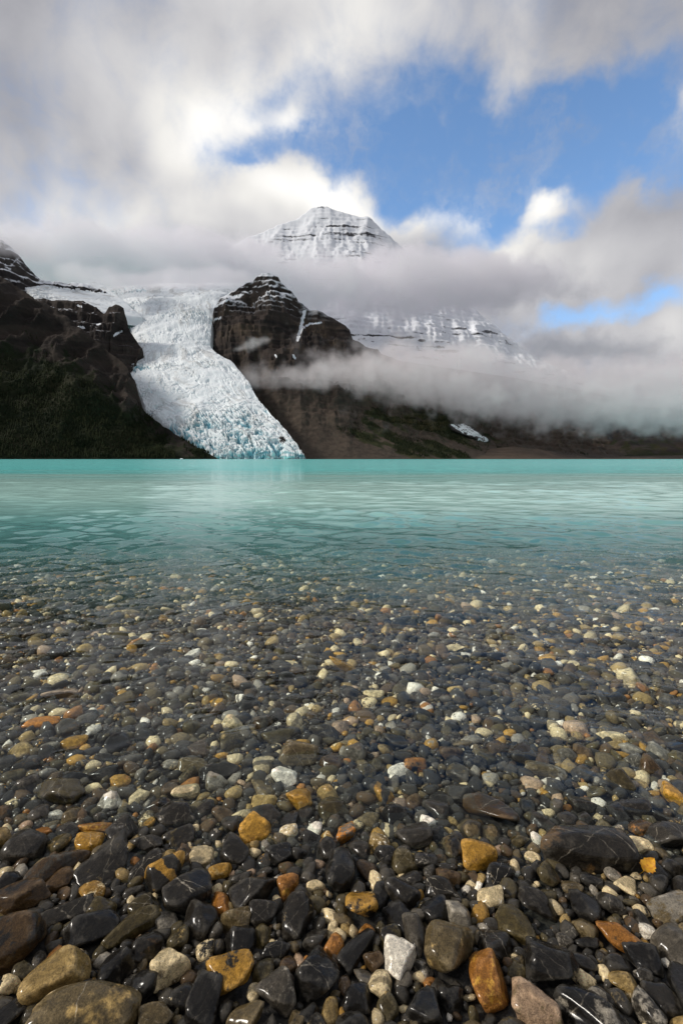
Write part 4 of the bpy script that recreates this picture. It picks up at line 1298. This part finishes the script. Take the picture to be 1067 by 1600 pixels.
PAL = [('black', 22), ('dark', 28), ('slate', 18), ('grey', 8), ('olive', 15), ('brown', 14), ('drab', 8), ('tan', 6), ('ochre', 4.2), ('rust', 2), ('cream', 7.0), ('pale', 4), ('white', 2.6), ('pink', 1.5)]
PN = [p[0] for p in PAL]
PW = np.array([p[1] for p in PAL], float)
PW /= PW.sum()
FRNG = np.random.default_rng(42)
#    half length, attempts, near limit, far limit, overlap allowed
for (rad, tries, ymin, ymax, lim) in ((0.044, 160, 2.0, 8.0, 0.06), (0.034, 2200, 1.5, 8.0, 0.08), (0.029, 7500, Y0, 7.8, 0.10), (0.022, 18000, Y0, 7.0, 0.14), (0.0160, 26000, Y0, 5.0, 0.22),
                                      (0.0120, 40000, Y0, 4.0, 0.30), (0.0088, 44000, Y0, 2.7, 0.38), (0.0062, 30000, Y0, 1.55, 0.45)):
    for _ in range(tries):
        y = ymin + (ymax - ymin) * FRNG.random() ** 0.85
        half = 0.78 * y + 0.55
        x = FRNG.uniform(-half, half)
        a = rad * FRNG.uniform(0.85, 1.25)
        b = a * FRNG.uniform(0.58, 0.95)
        yaw = FRNG.normal(0, 0.9)
        q = stamp(x, y, a, b, yaw, 0.9)
        if q is None or not q[1].any():
            continue
        if occ[q[0]][q[1]].mean() > lim:
            continue
        occ[q[0]] |= q[1]
        cn = PN[FRNG.choice(len(PN), p=PW)]
        c2 = PN[FRNG.choice(len(PN), p=PW)]
        jit = FRNG.uniform(0.7, 1.35)
        kind = ('round', 'soft', 'block', 'angular')[FRNG.choice(4, p=(0.30, 0.34, 0.18, 0.18))]
        stones.append(dict(x=x, y=y, a=a, b=b, c=b * FRNG.uniform(0.55, 0.95), lift=FRNG.uniform(0.05, 0.6), yaw=yaw, kind=kind, c1=tuple(t * jit for t in C[cn]), c2=C[c2], cn=cn,
                           patch=FRNG.uniform(0.05, 0.45), vein=(FRNG.random() < 0.08) * FRNG.uniform(0.3, 0.8), band=(FRNG.random() < 0.07) * 0.8, short=None, label=None))

for st in stones:
    P_ = np.array([st['x'], st['y'], float(bed_z(st['x'], st['y'])) + st['c'] * (0.72 if st['short'] else st['lift'])])
    st['z'] = P_[2]
    px, py = pix_of(P_)
    st['px'], st['py'] = float(px), float(py)
    dep = st['y'] * math.cos(PITCH) - (P_[2] - CAM_H) * math.sin(PITCH)
    el = math.atan2(CAM_H, st['y'])
    st['area'] = math.pi * st['a'] * (FOC / dep) ** 2 * math.hypot(st['b'] * math.sin(el), st['c'] * math.cos(el))
    st['inview'] = -10 < st['px'] < 1077 and st['py'] < 1605

heroes = [s for s in stones if s['short']]
rest = sorted([s for s in stones if not s['short'] and s['inview']], key=lambda s: -s['area'])
N_IND = 300 - len(heroes)
indiv = heroes + rest[:N_IND]
ids = {id(s) for s in indiv}
loose = [s for s in stones if id(s) not in ids]

WORD = dict(black='black', dark='charcoal', slate='slate grey', grey='grey', pale='pale grey', olive='olive', brown='brown', tan='tan', drab='drab brown', ochre='ochre', orange='orange', cream='cream', white='white', pink='pinkish', rust='rusty')
SHP = dict(round='rounded', soft='smooth', block='blocky', angular='angular')
used = {}
SRNG = np.random.default_rng(99)
for st in indiv:
    near = math.hypot(st['a'], st['b']) * 700 / st['y']
    v, F, loc = stone_mesh((st['a'], st['b'], st['c']), st['kind'], 3 if (st['a'] * 480 / math.hypot(st['y'], CAM_H) > 11) else 2, SRNG, None)
    ob = mesh_np('pebble' if st['a'] < 0.04 else 'stone', v, F, STONE,
                 attrs_for(len(v), loc, st['c1'], st['c2'], st['patch'], st['vein'], st['band'], SRNG.random()))
    ob.location = (st['x'], st['y'], st['z'])
    ob.rotation_euler = (SRNG.normal(0, 0.16), SRNG.normal(0, 0.16), st['yaw'])
    lab = st['label']
    if not lab:
        hs = sorted(heroes, key=lambda h: (h['px'] - st['px']) ** 2 + (h['py'] - st['py']) ** 2)[:6]
        w = WORD[st['cn']]
        extra = 'veined ' if st['vein'] > 0.3 else ('banded ' if st['band'] else '')
        big_ = 'small ' if st['a'] < 0.028 else ('large ' if st['a'] > 0.05 else '')
        rel = 'behind' if st['py'] < hs[0]['py'] - 6 else ('in front of' if st['py'] > hs[0]['py'] + 6 else 'beside')
        opts = [f"{extra}{w} {SHP[st['kind']]} pebble {rel} the {hs[0]['short']}", f"{big_}{extra}{w} {SHP[st['kind']]} pebble {rel} the {hs[0]['short']}"]
        for a_, b_ in ((0, 1), (0, 2), (1, 2), (0, 3), (1, 3), (0, 4), (2, 3)):
            opts.append(f"{big_}{extra}{w} pebble between the {hs[a_]['short']} and the {hs[b_]['short']}")
        for o_ in opts:
            if o_ not in used and len(o_.split()) <= 16:
                lab = o_
                break
        lab = lab or opts[2]
    used[lab] = used.get(lab, 0) + 1
    tag(ob, lab, 'pebble' if st['a'] < 0.04 else 'stone', 'stones on the lake shore')

# all the smaller stones: real geometry joined into one heap
VAR = {}
for sub, cnt in ((0, 24), (1, 32), (2, 48)):
    VAR[sub] = [stone_shape(ICO[sub][0], ('round', 'soft', 'block', 'angular')[i % 4], SRNG) for i in range(cnt)]
VV, FF, A1, A2, AL, AP, off = [], [], [], [], [], [], 0
for st in loose:
    rpx = st['a'] * 480 / math.hypot(st['y'], CAM_H)
    sub = 2 if rpx > 10 else (1 if rpx > 4.2 else 0)
    vs = VAR[sub]
    k0 = ('round', 'soft', 'block', 'angular').index(st['kind'])
    u = vs[4 * SRNG.integers(len(vs) // 4) + k0]
    abc = np.array([st['a'], st['b'], st['c']])
    M = np.array(Euler((SRNG.normal(0, 0.4), SRNG.normal(0, 0.4), st['yaw'])).to_matrix())
    v = (u * abc) @ M.T + np.array([st['x'], st['y'], st['z']])
    n_ = len(v)
    VV.append(v)
    FF.append(ICO[sub][1] + off)
    off += n_
    at_ = attrs_for(n_, u * abc / abc.max(), st['c1'], st['c2'], st['patch'], st['vein'], st['band'], SRNG.random())
    A1.append(at_['col']); A2.append(at_['col_two']); AL.append(at_['loc']); AP.append(at_['par'])
pb = mesh_np('pebbles', np.concatenate(VV), np.concatenate(FF), STONE, {'col': np.concatenate(A1), 'col_two': np.concatenate(A2), 'loc': np.concatenate(AL), 'par': np.concatenate(AP)})
tag(pb, 'countless small wet pebbles covering the shore and shallow bed', 'pebbles', kind='stuff')
print('STONES', len(stones), 'indiv', len(indiv), 'tris', sum(len(f) for f in FF), 'dup labels', sum(1 for v in used.values() if v > 1))


# yellow leaf lying on the pebbles
def leaf(px, py):
    x, y = ground_hit(px, py, 0.02)
    n_ = 13
    t = np.linspace(0, 1, n_)
    half = 0.0125 * np.sin(math.pi * t) ** 0.7 * (1.15 - 0.5 * t) + 0.0004
    L = 0.036
    V, F = [], []
    for side in range(-2, 3):
        u = side / 2
        V.append(np.stack([(t - 0.5) * L, u * half * (1 + 0.12 * np.sin(t * 30) * abs(u)), 0.004 * u * u + 0.004 * (t - 0.5) ** 2 * 4 + 0.001 * np.sin(t * 9 + u)], -1))
    V = np.concatenate(V)
    top = grid_faces(5, n_)
    V2 = np.concatenate([V, V - (0, 0, 0.0006)])
    F = np.concatenate([top, top[:, ::-1] + len(V)])
    m, n, out = new_mat('yellow_leaf')
    b = n.node('ShaderNodeBsdfPrincipled')
    pos = n.node('ShaderNodeNewGeometry').outputs['Position']
    n.put(b.inputs['Base Color'], n.mix(n.sstep(n.noise(pos, 160.0, 4, 0.6), 0.4, 0.65), (0.62, 0.33, 0.02), (0.42, 0.15, 0.015)))
    n.put(b.inputs['Roughness'], 0.35)
    n.t.links.new(b.outputs[0], out.inputs[0])
    root = mesh_np('leaf', V2, F, m)
    st_ = mesh_np('leaf_stalk', np.array([(-0.5 * L, -0.0006, 0.004), (-0.5 * L, 0.0006, 0.004), (-0.5 * L - 0.012, 0.003, 0.002), (-0.5 * L - 0.012, 0.002, 0.002), (-0.5 * L, 0, 0.0052), (-0.5 * L - 0.012, 0.0025, 0.0032)]),
                  np.array([(0, 4, 5, 2), (4, 1, 3, 5), (1, 0, 2, 3)]), m)
    st_.parent = root
    root.location = (x, y, float(bed_z(x, y)) + 0.034)
    root.rotation_euler = (0.25, -0.15, 0.6)
    tag(root, 'bright yellow leaf stuck on dark pebbles near the pale grey edge stone', 'leaf')

leaf(1010, 1370)
